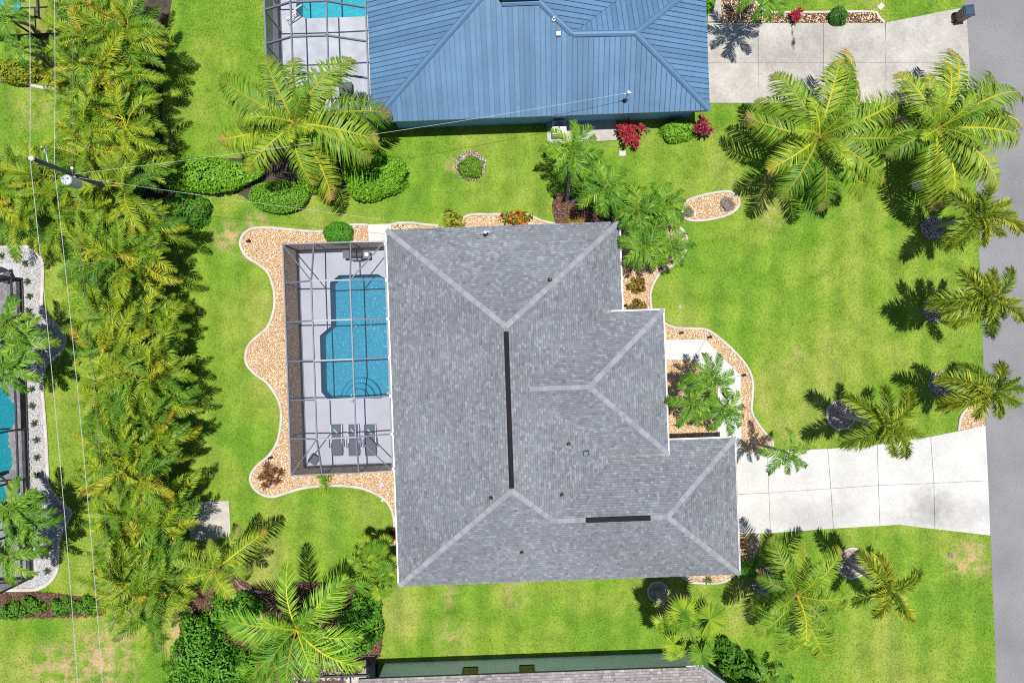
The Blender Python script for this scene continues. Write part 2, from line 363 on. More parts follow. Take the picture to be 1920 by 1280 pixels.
# ------------------------------------------------------------------ shared outlines (photograph pixels on the ground)
POOL = [(636,516),(709,514),(724,523),(730,733),(716,746),(615,748),(603,735),(600,629),(621,611),(619,530)]
POOL_W = GP(POOL)
POOL2 = [(556,-60),(700,-60),(700,22),(692,30),(680,32),(575,36),(556,30)]
POOL3 = [(-60,725),(6,727),(14,732),(22,745),(32,765),(33,780),(25,800),(17,815),(20,840),(25,860),(20,880),(8,891),(-60,893)]
POOL4 = [(-60,-60),(39,-60),(39,18),(34,27),(22,33),(10,44),(-60,46)]
POOL5 = [(560,1276),(638,1275),(648,1340),(560,1340)]
P2W, P3W, P4W, P5W = GP(POOL2), [p for p in smooth(GP(POOL3), 3, True)], GP(POOL4), GP(POOL5)
KERB_POOL = smooth(GP([(690,422),(659,422),(632,428),(603,434),(569,433),(537,430),(508,427),(489,427),(470,430),(457,440),(451,454),(455,470),(466,484),(486,496),(502,510),(510,529),(515,550),(515,574),(510,595),(500,616),(481,632),(466,648),(461,667),(464,684),(480,702),(500,716),(513,733),(524,754),(528,776),(526,802),(520,829),(505,853),(486,869),(473,885),(470,900),(478,916),(494,927),(513,930),(537,923),(569,914),(606,910),(646,910),(680,915),(707,926),(725,939),(736,959),(740,985),(737,1007),(733,1022)]), 4)
BED_POOL = KERB_POOL + GP([(770,1022),(770,422)])
KERB_N1 = smooth(GP([(733,421),(747,418.5),(761,418),(776,418.5),(791,420.5),(806,422),(822,423)]), 4)
BED_N1 = KERB_N1 + GP([(822,440),(733,440)])
KERB_N2 = smooth(GP([(862,418),(868,410),(876,405),(891,402),(923,402),(950,401.5),(979,401),(997,406),(1016,414),(1041,420)]), 4)
BED_N2 = KERB_N2 + GP([(1041,450),(862,450)])
KERB_E1 = smooth(GP([(1262,418),(1280,432),(1288,448),(1288,461),(1285,470),(1279,483),(1263,496),(1241,508),(1229,524),(1221,542),(1219,561),(1222,582)]), 4)
BED_E1 = KERB_E1 + GP([(1222,600),(1120,600),(1130,418)])
BED_PALM = smooth(GP([(1037,400),(1037,375),(1050,362),(1070,366),(1095,385),(1120,392),(1160,405),(1170,425),(1150,440),(1060,440)]), 3, True)
KERB_E2 = smooth(GP([(1238,600),(1246,606),(1266,614),(1306,616),(1325,618),(1343,629),(1370,652),(1394,678),(1406,698),(1411,719),(1410,746),(1409,770),(1417,788),(1431,807),(1447,826),(1448,836)]), 4)
BED_E2 = KERB_E2 + GP([(1448,848),(1200,848),(1200,600)])
OVAL = smooth(GP([(1291,375),(1319,366),(1351,360),(1372,361),(1385,374),(1383,389),(1366,402),(1335,411),(1304,414),(1285,410),(1279,400),(1282,386)]), 4, True)
KERB_SE = smooth(GP([(1422,1001),(1420,1018),(1415,1036),(1406,1054)]), 4)
BED_SE = KERB_SE + GP([(1396,1060),(1340,1060),(1340,1003),(1384,1002)])
KERB_S = smooth(GP([(1275,1078),(1292,1089),(1315,1092),(1345,1092),(1362,1087),(1376,1079)]), 4)
BED_S = KERB_S + GP([(1376,1060),(1275,1060)])
KERB_RD = smooth(GP([(1822,760),(1808,770),(1800,784),(1797,806)]), 4)
BED_RD = KERB_RD + GP([(1846,798),(1845,762)])
KERB_W = smooth(GP([(-60,463),(20,463),(49,463),(63,468),(75,481),(81,495),(81,521),(79,570),(83,586),(95,600),(114,615),(123,631),(121,649),(110,665),(91,680),(83,696),(80,723),(84,775),(88,835),(90,886),(90,903),(96,917),(115,941),(133,957),(131,969),(115,1002),(110,1025),(108,1067),(96,1088),(77,1101),(52,1105),(-60,1105)]), 3)
DECK_W = GP([(-60,494),(36,494),(40,590),(47,727),(58,890),(71,1085),(-60,1085)])
BED_W = KERB_W
BED_MULCH_W = GP([(-60,1112),(60,1108),(110,1112),(150,1118),(197,1119),(198,1152),(150,1156),(60,1158),(-60,1160)])
KERB_T = smooth(GP([(1400,-20),(1412,0),(1421,10),(1432,20),(1445,24)]), 3)[:-1] + smooth(GP([(1445,24),(1540,24),(1634,23),(1646,32),(1657,43)]), 3)
BED_T = KERB_T + GP([(1350,43),(1350,-20)])
HEDGE_BED = smooth(GP([(170,-60),(318,-60),(312,60),(306,160),(306,270),(335,300),(350,370),(315,430),(305,520),(300,640),(300,760),(302,900),(300,1000),(300,1110),(280,1150),(245,1150),(225,1090),(215,900),(205,740),(200,560),(190,440),(150,410),(80,390),(80,330),(160,290),(170,150)]), 3, True)
BED_SHRUB = smooth(GP([(320,330),(380,300),(480,296),(600,290),(700,285),(745,300),(755,345),(720,366),(640,352),(590,362),(572,392),(530,402),(480,385),(440,362),(360,362)]), 3, True)
BED_SW = smooth(GP([(352,1115),(395,1098),(440,1082),(500,1108),(560,1090),(630,1092),(672,1088),(690,1110),(712,1150),(716,1215),(690,1250),(600,1290),(350,1300),(320,1230),(372,1180)]), 3, True)
DRIVE = GP([(1378,848),(1530,841),(1570,840),(1702,827),(1847,797),(1856,1003),(1684,983),(1562,990),(1384,1001)])
DRIVE_T = GP([(1290,44),(1657,44),(1794,17),(1810,17),(1822,194),(1290,194)])
WALK = GP([(1230,637),(1322,636),(1388,703),(1390,850),(1345,850),(1345,716),(1301,674),(1230,674)])
ROAD = GP([(1806,-200),(1810,60),(1821,200),(1833,420),(1841,600),(1848,800),(1857,1003),(1868,1280),(1878,1500),(2200,1500),(2200,-200)])
DECK = [LV(u, v).to_2d() for u, v in ((-13.1, 6.1), (-6.4, 6.1), (-6.4, -7.3), (-13.1, -7.3))]
DECK2 = GP([(512,-60),(720,-60),(720,213),(512,213)])
PADSW = GP([(357,940),(430,938),(434,1008),(357,1012)])

# ------------------------------------------------------------------ ground, road, beds
gm = MB().poly([(-160,-120),(160,-120),(160,120),(-160,120)], 0, [POOL_W, P2W, P3W, P4W, P5W])
gm.build('lawn', M['lawn'], kind='structure')
MB().poly(ROAD, .008).build('road', M['asphalt'], kind='structure')
def bed(name, poly, m, z=.014, holes=()): return MB().poly(poly, z, holes).build(name, m, kind='structure')
bed('garden_bed', BED_POOL, M['bedtan'], holes=[POOL_W])
for p in (BED_N1, BED_N2, BED_E1, BED_E2, OVAL, BED_SE, BED_S, BED_RD): bed('garden_bed', p, M['bedtan'])
bed('garden_bed', BED_W, M['bedgrey'], holes=[P3W])
for p in (BED_MULCH_W, BED_SW, BED_T): bed('garden_bed', p, M['bedmulch'])
for p in (HEDGE_BED, BED_SHRUB): bed('garden_bed', p, M['beddark'], .010)
bed('garden_bed', BED_PALM, M['bedmulch'], .020)

def kerb(pts, label, closed=False, wd=.15, ht=.10, m='kerb'):
    mb = MB(); n = len(pts); rings = []
    for i in range(n):
        a = pts[(i - 1) % n] if closed or i else pts[i]; b = pts[(i + 1) % n] if closed or i < n - 1 else pts[i]
        t = (b - a).normalized(); nn = Vector((-t.y, t.x)); p = pts[i]
        rings.append([(*(p + nn * o), z) for o, z in ((-wd/2, 0), (-wd/2, ht*.7), (-wd*.3, ht), (wd*.3, ht), (wd/2, ht*.7), (wd/2, 0))])
    for i in range(n if closed else n - 1):
        mb.add(rings[i] + rings[(i + 1) % n], [(k, k + 1, 7 + k, 6 + k)[::-1] for k in range(5)])
    if not closed: mb.add(rings[0], [(0,1,2,3,4,5)]); mb.add(rings[-1], [(5,4,3,2,1,0)])
    return mb.build('bed_edging', M[m], label=label, cat='edging', group='concrete garden edgings')
kerb(KERB_POOL, 'wavy pale concrete edging round the gravel bed beside the pool cage', wd=.17)
kerb(KERB_N1, 'short concrete edging beside the white slab at the top left house corner')
kerb(KERB_N2, 'concrete edging round the small gravel bed with the orange flowering shrub')
kerb(KERB_E1, 'curved white edging below the palm cluster at the top right roof corner')
kerb(KERB_E2, 'long curved edging outside the white entry walkway')
kerb(OVAL, 'oval white edging round the gravel bed with two stumps', closed=True)
kerb(KERB_SE, 'short edging between the garage corner and the lawn below the driveway')
kerb(KERB_S, 'shallow edging peeking out under the lower right roof eave')
kerb(KERB_RD, 'short curved edging at the driveway mouth by the road')
kerb(KERB_W, 'smooth pale edging round the white gravel bed at the far left', wd=.20)
kerb(KERB_T, 'angled edging above the top right driveway')
kerb(smooth(GP([(-40,152),(0,152),(20,152),(45,156),(70,163),(104,168)]), 4), 'scalloped white edging across the lawn at the top left', wd=.2)
kerb(smooth(GP([(440,1082),(452,1098),(475,1108),(500,1108)]), 4), 'dark mossy edging beside the coconut palm near the concrete pad', m='stump')
kerb(smooth(GP([(700,1100),(708,1120),(713,1150),(714,1180)]), 4), 'thin edging under the fan palms at the lower left roof corner')

# driveways: every slab its own piece
def slabs(parent, quads, m, z=.055):
    for q in quads:
        c = sum((Vector(p) for p in q), Vector((0, 0))) / len(q)
        qq = [Vector(p) + (c - Vector(p)).normalized() * .016 for p in q]
        MB().prism(qq, 0.0, z).build('slab', m, parent)
def st(name): return tag(inst(name, MB().poly(DRIVE if name == 'driveway' else DRIVE_T, .02).mesh(name, M['joint'])), kind='structure')
d1 = st('driveway')
TOPL = [(1378,848),(1438,845),(1551,840.5),(1644,833),(1744,818),(1847,797)]
MIDL = [(1380,926),(1441,923),(1557,915),(1646,909),(1750,905),(1852,900)]
BOTL = [(1384,1001),(1444,998.5),(1562,990),(1649,985),(1752,991),(1856,1003)]
qs = []
for i in range(5):
    qs.append(GP([TOPL[i], TOPL[i+1], MIDL[i+1], MIDL[i]]))
    b = [BOTL[i+1], BOTL[i]] if i != 3 else [BOTL[4], (1684,983), BOTL[3]]
    qs.append(GP([MIDL[i], MIDL[i+1]] + b))
slabs(d1, qs, M['concrete'])
d2 = tag(inst('driveway', MB().poly(DRIVE_T, .02).mesh('driveway', M['joint'])), kind='structure')
XS = [1290, 1421, 1543, 1660, 1817]; qs = []
for i in range(4):
    tp = [(XS[i],44),(XS[i+1],44)] if i < 3 else [(1658,44),(1794,17),(1811,17)]
    qs.append(GP(tp + [(XS[i+1],118),(XS[i],118)])); qs.append(GP([(XS[i],118),(XS[i+1],118),(XS[i+1]+1,194),(XS[i],194)]))
slabs(d2, qs, M['old_concrete'])
wk = tag(inst('walkway', MB().poly(WALK, .02).mesh('walkway', M['joint'])), kind='structure')
slabs(wk, [GP([(1230,637),(1322,636),(1301,674),(1230,674)]), GP([(1322,636),(1388,703),(1345,716),(1301,674)]), GP([(1388,703),(1389,776),(1345,776),(1345,716)]), GP([(1389,776),(1390,847),(1345,847),(1345,776)])], M['walk'])
def pad(pts, label, m='concrete', z=.07, name='concrete_pad'):
    return MB().prism(pts, 0, z).build(name, M[m], label=label, cat='slab')
pad(PADSW, 'square weathered concrete pad at the hedge foot, shaded on its left half', 'pad_concrete')
pad(GP([(690,421),(733,420),(735,452),(692,453)]), 'small white slab between pool cage and top left house corner')
pad(GP([(1025,230),(1155,226),(1156,264),(1026,270)]), 'grey equipment slab below the blue roof', 'old_concrete', .1)
pad(GP([(1326,-20),(1352,-20),(1352,42),(1327,42)]), 'narrow concrete strip beside the blue roof at the top', 'old_concrete')

# ------------------------------------------------------------------ pool decks
dk = tag(inst('pool_deck', MB().poly(DECK, .05, [POOL_W]).mesh('pool_deck', M['deck'])), kind='structure')
edge = MB()
for i in range(4):
    a, b = DECK[i], DECK[(i + 1) % 4]; edge.bar((*a, .02), (*b, .02), .06, .05)
edge.build('deck_edge', M['deck'], dk)
tag(inst('pool_deck', MB().poly(DECK2, .05, [P2W]).mesh('pool_deck', mat('lanai_deck', (.36, .38, .43), .85, .2, .2, 1.2, .08, 20))), kind='structure')
dw = tag(inst('pool_deck', MB().poly(DECK_W, .03, [P3W]).mesh('pool_deck', M['bedgrey'])), kind='structure')
tag(inst('pool_deck', MB().poly(GP([(-60,-60),(85,-60),(82,55),(60,62),(-60,90)]), .03, [P4W]).mesh('pool_deck', M['tandeck'])), kind='structure')
tag(inst('pool_deck', MB().poly(GP([(545,1238),(705,1236),(712,1340),(545,1340)]), .03, [P5W]).mesh('pool_deck', M['tandeck'])), kind='structure')
pvm = MB().box((0, 0, .02), (.30, .19, .04)).mesh('paver', M['paver'])
rnd = random.Random(5); k = 0
pts = np.array([[p.x, p.y] for p in [G(x, 0) for x in (0,)]])
for row in range(200):
    for cl in range(7):
        v = 4.6 - row * .2; u = -29.95 - cl * .31 + (.155 if row % 2 else 0)
        p = LV(u + .0, v); q = np.array([[p.x, p.y]])
        if p.x < -32.2: continue
        if inside(q, DECK_W)[0] and not inside(q, P3W)[0] and k < 300:
            inst('paver', pvm, dw, Matrix.Translation((p.x, p.y, .03)) @ Matrix.Rotation(TH, 4, 'Z')); k += 1

def pool(name, poly, label, basin, parent=None, depth=1.3, steps=None, coping=None):
    c = sum(poly, Vector((0, 0))) / len(poly)
    e = empty(name, (c.x, c.y, -depth), label, 'pool')
    b = MB().poly(poly, -depth); n = len(poly)
    b.add([(p.x, p.y, -depth) for p in poly] + [(p.x, p.y, .05) for p in poly], [(i, (i+1) % n, n+(i+1) % n, n+i)[::-1] for i in range(n)])
    b.build('basin', M[basin], e)
    MB().poly(poly, -.07).build('water', M['water'], e)
    return e
pl = pool('swimming_pool', POOL_W, 'blue angular swimming pool under the main screen cage', 'basin')
sc0 = G(671, 747)
for i, r in enumerate((1.25, .92, .58)):
    z = -.95 + i * .28
    arc = [Vector((sc0.x + r * math.cos(a), sc0.y + r * math.sin(a))) for a in (R(4 + k * 172 / 16) for k in range(17))]
    MB().prism(arc, -1.29, z).build('step', M['step'], pl)
    t = MB(); t.tube([(p.x, p.y, z + .01) for p in arc], .03, 5); t.build('step_edge', M['steptrim'], pl)
pool('swimming_pool', P2W, 'turquoise pool end cut off by the top edge, beside the blue roof', 'basin2')
pool('swimming_pool', P3W, 'curvy turquoise pool cut off by the left edge', 'basin2')
pool('swimming_pool', P4W, 'turquoise pool corner in the top left corner', 'basin2')
pool('swimming_pool', P5W, 'sliver of turquoise pool at the bottom edge beside the lower roof', 'basin2')
spa = [Vector((G(-12, 925).x + 1.05 * math.cos(a), G(-12, 925).y + 1.0 * math.sin(a))) for a in (2 * math.pi * k / 20 for k in range(20))]
e = empty('spa', (*G(-12, 925).to_2d(), 0), 'round turquoise spa at the left edge', 'spa')
MB().lathe(G(-12, 925, 0), [(1.25, .03), (1.25, .32), (1.0, .32), (1.0, .1)], 24).build('rim', M['paver'], e)
MB().poly(spa, .24).build('water', M['water'], e); MB().poly(spa, .12).build('basin', M['basin2'], e)

# ------------------------------------------------------------------ roofs
def plane_z(eq): return lambda u, v: eq[0] + eq[1] * u + eq[2] * v
class Face:
    """a roof plane: polygon in street axes, z = a + b*u + c*v"""
    def __init__(s, poly, eq):
        s.z = plane_z(eq); s.p3 = [LV(u, v, s.z(u, v)) for u, v in poly]
        n = Vector((-eq[1], -eq[2], 1)); n = Vector((*LV(n.x, n.y).to_2d(), n.z)).normalized(); s.n = n
        s.e = Vector((0, 0, 1)).cross(n).normalized(); s.s = n.cross(s.e).normalized()
        if s.s.z < 0: s.s = -s.s; s.e = -s.e
        s.o = s.p3[0]
        s.ab = [((p - s.o).dot(s.e), (p - s.o).dot(s.s)) for p in s.p3]
    def pt(s, a, b, h=0): return s.o + s.e * a + s.s * b + s.n * h
    def cut(s, axis, val):
        out = []; n = len(s.ab); o = 1 - axis
        for i in range(n):
            p, q = s.ab[i - 1], s.ab[i]
            if (p[axis] > val) != (q[axis] > val): out.append(p[o] + (q[o] - p[o]) * (val - p[axis]) / (q[axis] - p[axis]))
        return sorted(out)
def shingle_face(F, mb, rnd, pal, exp=.148, wmin=.13, wmax=.26):
    b0 = min(p[1] for p in F.ab); b1 = max(p[1] for p in F.ab); b = b0
    while b < b1 - .02:
        lo, hi = F.cut(1, b + .002), F.cut(1, min(b + exp, b1 - .002))
        if len(hi) != len(lo): hi = lo
        for k in range(0, len(lo) - 1, 2):
            a = lo[k]; end = lo[k + 1]; first = True
            x = min(lo[k], hi[k]) + rnd.uniform(.05, wmax)
            cuts = []
            while x < max(lo[k+1], hi[k+1]) - .08: cuts.append(x); x += rnd.uniform(wmin, wmax)
            edges = [(lo[k], hi[k])] + [(c, c) for c in cuts if max(lo[k], hi[k]) + .02 < c < min(lo[k+1], hi[k+1]) - .02] + [(lo[k+1], hi[k+1])]
            for (l0, l1), (r0, r1) in zip(edges[:-1], edges[1:]):
                t = rnd.choice((.010, .012, .018)); g = .004
                m0, m1 = l0 + (l1 - l0) * .74, r0 + (r1 - r0) * .74
                vs = [F.pt(l0 + g, b - .012, t), F.pt(r0 - g, b - .012, t), F.pt(r1 - g, b + exp, .004), F.pt(l1 + g, b + exp, .004),
                      F.pt(l0 + g, b - .012, -.002), F.pt(r0 - g, b - .012, -.002), F.pt(m0 + g, b + exp * .74, t * .3 + .003), F.pt(m1 - g, b + exp * .74, t * .3 + .003)]
                q = rnd.random(); c = pal[0] if q < .50 else pal[1] if q < .78 else pal[2] if q < .93 else pal[3]
                jt = rnd.uniform(.90, 1.10); c = tuple(x * jt for x in c)
                mb.add(vs, [(0,1,7,6), (4,5,1,0), (4,0,6), (1,5,7)], c); mb.add([vs[6], vs[7], vs[2], vs[3]], [(0,1,2,3)], tuple(x * .62 for x in c))   # the dark band printed along each course
        b += exp
def caps(parent, a, b, n1, n2, m, wd=.15, step=.24):
    a, b = Vector(a), Vector(b); L = (b - a).length; n = max(1, int(L / step)); t = (b - a) / L
    def across(nv): 
        d = t.cross(nv).normalized(); return d
    w1 = across(n1); w2 = across(n2)
    if w1.dot(n2) > 0: w1 = -w1
    if w2.dot(n1) > 0: w2 = -w2
    up = (n1 + n2).normalized(); ln = L / n + .05
    vs = []
    for k, h in ((0, .045), (ln, .018)):
        c = t * k + up * h
        vs += [c + w1 * wd - up * .0 + n1 * .0, c, c + w2 * wd]
    vs += [v - up * .03 for v in vs[:3]]
    mb = MB(); mb.add(vs, [(0,1,4,3), (1,2,5,4), (6,7,1,0), (7,8,2,1), (6,0,3), (2,8,5)])
    me = mb.mesh('cap_shingle', m)
    for k in range(n): inst('cap_shingle', me, parent, Matrix.Translation(a + t * (L * k / n)))
def deck(name, faces, mats, parent, outline, ze, drop=.2, m2=None):
    """roof boards under the covering, fascia and soffit"""
    mb = MB()
    for F in faces: mb.add([p - F.n * .006 for p in F.p3], [tuple(range(len(F.p3)))])
    o = mb.build(name, mats, parent); return o
def fascia(parent, pts, z, m, h=.2, name='fascia', off=.0):
    for (a, b) in zip(pts[:-1], pts[1:]):
        MB().bar(LV(*a, z - h / 2 - .015), LV(*b, z - h / 2 - .015), .03, h).build(name, m, parent)
def gutter(parent, a, b, z, m, out):
    a3, b3 = LV(*a, z - .07), LV(*b, z - .07); o = LV(*out); o.z = 0
    mb = MB()
    for off, zz, wd, hh in ((.015, 0, .015, .11), (.09, 0, .018, .11), (.052, -.05, .08, .015)):
        mb.bar(a3 + o * off + Vector((0, 0, zz)), b3 + o * off + Vector((0, 0, zz)), wd, hh)
    mb.build('gutter', m, parent)

GREY = [(.150, .159, .179), (.166, .176, .197), (.195, .207, .229), (.128, .135, .155)]
house = empty('house', LV(0, -3, 0), 'large house with a grey shingled hip roof in the middle', 'house')
zE, zN = 2.75, 3.15; kx, ky = .416, .4757
MWp = Face([(-7.1,6.77),(-7.1,-14.05),(-.3,-8.1),(-.3,.82)], (zE + kx*7.1, kx, 0))
MNp = Face([(6.5,6.77),(-7.1,6.77),(-.3,.82)], (zE + ky*6.77, 0, -ky))
ME_poly = [(6.5,6.77),(-.3,.82),(-.3,-8.1),(1.97,-10.08),(5.56,-6.93),(5.54,-6.8),(.8,-2.65),(5.54,1.5),(6.5,1.5)]
MEp = Face(ME_poly, (zE + kx*6.5, -kx, 0))
MSp = Face([(-7.1,-14.05),(12.8,-14.05),(8.32,-10.08),(1.97,-10.08),(-.3,-8.1)], (zE + ky*14.05, 0, ky))
GEp = Face([(12.8,-14.05),(12.8,-6.1),(8.32,-10.08)], (zE + .422*12.8, -.422, 0))
GNp = Face([(12.8,-6.1),(6.3,-6.1),(1.97,-10.08),(8.32,-10.08)], (zE - ky*6.1, 0, -ky))
ENp = Face([(8.8,1.5),(5.54,1.5),(.8,-2.65),(4.17,-2.65)], (zN + ky*1.5, 0, -ky))
EEp = Face([(8.8,-6.8),(8.8,1.5),(4.17,-2.65)], (zN + .4257*8.8, -.4257, 0))
ESp = Face([(5.54,-6.8),(8.8,-6.8),(4.17,-2.65),(.8,-2.65)], (zN + ky*6.8, 0, ky))
FS = [MWp, MNp, MEp, MSp, GEp, GNp, ENp, EEp, ESp]
roof = deck('roof', FS, M['roofdeck'], house, None, zE)
sm = MB(); rnd = random.Random(11)
for F in FS: shingle_face(F, sm, rnd, GREY)
sm.build('shingles', M['shingle'], roof, kind='stuff')
def P3(F, u, v): return LV(u, v, F.z(u, v))
for F1, F2, a, b in ((MWp,MNp,(-7.1,6.77),(-.3,.82)), (MNp,MEp,(6.5,6.77),(-.3,.82)), (MWp,MSp,(-7.1,-14.05),(-.3,-8.1)),
                     (MEp,MSp,(1.97,-10.08),(-.3,-8.1)), (GEp,MSp,(12.8,-14.05),(8.32,-10.08)), (GEp,GNp,(12.8,-6.1),(8.32,-10.08)),
                     (GNp,MSp,(1.97,-10.08),(3.9,-10.08)), (GNp,MSp,(8.32,-10.08),(7.3,-10.08)), (EEp,ENp,(8.8,1.5),(4.17,-2.65)), (EEp,ESp,(8.8,-6.8),(4.17,-2.65)), (ENp,ESp,(.85,-2.65),(4.17,-2.65))):
    caps(roof, P3(F1, *a), P3(F1, *b), F1.n, F2.n, M['cap'])
def ridge_vent(a, b, F1, F2):
    mb = MB(); a3, b3 = P3(F1, *a), P3(F1, *b); up = Vector((0, 0, .055))
    mb.bar(a3 + up, b3 + up, .26, .09)
    n = int((b3 - a3).length / .6)
    for k in range(1, n): p = a3.lerp(b3, k / n); mb.bar(p + up + Vector((0,0,.045)) - (b3-a3).normalized()*.02, p + up + Vector((0,0,.045)) + (b3-a3).normalized()*.02, .27, .012)
    mb.build('ridge_vent', M['vent'], roof)
ridge_vent((-.3, .55), (-.3, -7.95), MWp, MEp); ridge_vent((3.75, -10.08), (7.35, -10.08), GNp, MSp)
WALL = [(-6.5,6.17),(5.9,6.17),(5.9,.9),(8.2,.9),(8.2,-6.2),(12.2,-6.7),(12.2,-13.45),(-6.5,-13.45)]
wm = MB(); W2 = [LV(*p).to_2d() for p in WALL]; wm.prism(W2, 0, 2.62); wm.build('wall', M['stucco'], house)
so_ = MB()
for rect in (((-7.05,6.72),(6.45,6.72),(6.45,-14.0),(-7.05,-14.0)), ((6.45,-6.15),(12.75,-6.15),(12.75,-14.0),(6.45,-14.0))):
    so_.poly([LV(*p).to_2d() for p in rect], 2.56)
so_.build('soffit', M['white'], house)
MB().poly([LV(*p).to_2d() for p in ((6.45,1.45),(8.75,1.45),(8.75,-6.75),(6.45,-6.75))], 2.95).build('soffit', M['white'], house)
fascia(house, [(6.5,1.5),(6.5,6.77),(-7.1,6.77),(-7.1,-14.05),(12.8,-14.05),(12.8,-6.1),(6.5,-6.1)], zE, M['white'])
fascia(house, [(5.6,1.5),(8.8,1.5),(8.8,-6.8),(5.6,-6.8)], zN, M['white'])
gutter(house, (-7.1,6.6), (-7.1,-14.0), zE, M['white'], (-1,0)); gutter(house, (6.5,6.7), (6.5,1.6), zE, M['white'], (1,0))
gutter(house, (8.8,1.6), (8.8,-6.9), zN, M['white'], (1,0)); gutter(house, (5.4,1.5), (8.92,1.5), zN, M['white'], (0,1)); gutter(house, (5.5,-6.8), (8.92,-6.8), zN, M['white'], (0,-1))
gutter(house, (12.8,-6.0), (12.8,-14.1), zE, M['white'], (1,0)); gutter(house, (8.8,-6.1), (12.9,-6.1), zE, M['white'], (0,1))
def on(F, px, py, z):                        # point of a roof plane under a pixel
    for _ in range(6):
        p = G(px, py, z); z = F.z(*LI(p))
    return G(px, py, z)
for F, px, py in ((MEp,1031,524),(MEp,1066,832),(MWp,921,933),(MEp,1053,927),(MSp,978,1034)):
    p = on(F, px, py, 4); MB().lathe(p - Vector((0,0,.05)), [(.13,.0),(.12,.10),(.055,.13),(.05,.38),(.03,.38)], 10).build('vent_pipe', M['black'], house)
p = on(MEp, 1098, 849, 4); b = MB(); b.box(p + Vector((0,0,.03)), (.42,.34,.12), TH); b.box(p + Vector((0,0,.13)), (.36,.30,.09), TH, top=.7); b.build('box_vent', M['binlid'], house)
def mast(parent, p, h=.9):
    m = MB(); m.tube([p - Vector((0,0,.1)), p + Vector((0,0,h))], .035, 8); m.lathe(p + Vector((0,0,h-.02)), [(.05,0),(.1,.03),(.1,.1),(.05,.14)], 10)
    m.bar(p + Vector((-.25,0,h-.2)), p + Vector((.25,.08,h-.2)), .03); m.build('service_mast', M['galv'], parent)
    MB().lathe(p - Vector((0,0,.05)), [(.16,0),(.15,.08),(.06,.12)], 10).build('mast_flashing', M['black'], parent)
    return p + Vector((0,0,h))
mastA = mast(house, on(MNp, 911, 440, 3.1))
# garage door and front windows under the eaves
MB().box(LV(12.22, -10.1, 1.1), (.06, 4.9, 2.2), TH).build('garage_door', M['white'], house)
for v in (5.2, 3.2): MB().box(LV(5.92, v, 1.4), (.05, 1.2, 1.2), TH).build('window', M['glass'], house)

# ------------------------------------------------------------------ blue metal-roofed house
bh = empty('house', LV(2, 20, 0), 'house with a blue standing seam metal roof at the top', 'house')
bz = lambda a, b, c: (a, b, c)
kS = .475
BS = Face([(-7.73,13.1),(12.04,13.1),(7.52,16.95),(3.98,17.0),(2.18,18.5),(.11,18.5),(-.6,19.15)], (zE - kS*13.1, 0, kS))
BW = Face([(-7.73,27),(-7.73,13.1),(-.6,19.15),(-.6,27)], (zE + .403*7.73, .403, 0))
BE = Face([(12.04,13.1),(12.04,20.8),(7.52,16.95)], (zE + .4046*12.04, -.4046, 0))
BN = Face([(12.04,20.8),(8.4,20.8),(3.98,17.0),(7.52,16.95)], (zE + kS*20.8, 0, -kS))
BM = Face([(3.98,17.0),(8.4,20.8),(8.4,27),(2.18,27),(2.18,18.5)], (4.6 + .4046*3.98, -.4046, 0))
BK = Face([(.11,18.5),(2.18,18.5),(2.18,27),(-.6,27),(-.6,19.15)], (5.29, 0, .03))
BF = [BS, BW, BE, BN, BM, BK]
br = deck('roof', BF, M['metaltrim'], bh, None, zE)
for F in BF:
    amin, amax = min(p[0] for p in F.ab), max(p[0] for p in F.ab); wd = .300; a = amin
    while a < amax - .02:
        a1 = min(a + wd, amax); l, r = F.cut(0, a + .004), F.cut(0, a1 - .004)
        if len(l) >= 2 and len(r) >= 2:
            g = .002; mb = MB(); h = .012
            mb.add([F.pt(a+g, l[0], h), F.pt(a1-g, r[0], h), F.pt(a1-g, r[-1], h), F.pt(a+g, l[-1], h)], [(0,1,2,3)])
            x0, x1 = a + .004, a + .028
            q = [F.pt(x0, l[0], h), F.pt(x1, l[0], h), F.pt(x1, l[-1], h), F.pt(x0, l[-1], h), F.pt(x0, l[0], .055), F.pt(x1, l[0], .055), F.pt(x1, l[-1], .055), F.pt(x0, l[-1], .055)]
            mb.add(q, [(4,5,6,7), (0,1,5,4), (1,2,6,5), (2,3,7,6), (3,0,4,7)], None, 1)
            mid = F.pt((a+a1)/2, l[0])
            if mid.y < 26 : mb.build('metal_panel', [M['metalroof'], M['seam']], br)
        a = a1
def trim(a, b, wd=.17, h=.05):
    a, b = Vector(a), Vector(b); mb = MB(); t = (b - a).normalized(); sx = t.cross(Vector((0,0,1))).normalized()
    vs = []
    for p in (a, b): vs += [p + sx*wd + Vector((0,0,-.01)), p + sx*wd*.35 + Vector((0,0,h+.03)), p - sx*wd*.35 + Vector((0,0,h+.03)), p - sx*wd + Vector((0,0,-.01))]
    mb.add(vs, [(0,4,5,1)[::-1], (1,5,6,2)[::-1], (2,6,7,3)[::-1]]); mb.build('ridge_cap', M['metaltrim'], br)
for F, a, b in ((BS,(-7.73,13.1),(-.6,19.15)), (BS,(12.04,13.1),(7.52,16.95)), (BS,(7.52,16.95),(3.98,17.0)), (BS,(3.98,17.0),(2.18,18.5)), (BS,(2.18,18.5),(.11,18.5)), (BE,(7.52,16.95),(12.04,20.8))):
    trim(P3(F, *a) + Vector((0,0,.03)), P3(F, *b) + Vector((0,0,.03)))
fascia(bh, [(-7.73,27),(-7.73,13.1),(12.04,13.1),(12.04,20.8)], zE, M['metaltrim'], .22)
MB().prism([LV(*p).to_2d() for p in ((-6.6,13.55),(11.5,13.55),(11.5,20.2),(8,20.2),(8,27),(-6.6,27))], 0, 2.7).build('wall', M['bluestucco'], bh)
mastB = mast(bh, on(BS, 1172, 188, 3.2), 1.2)
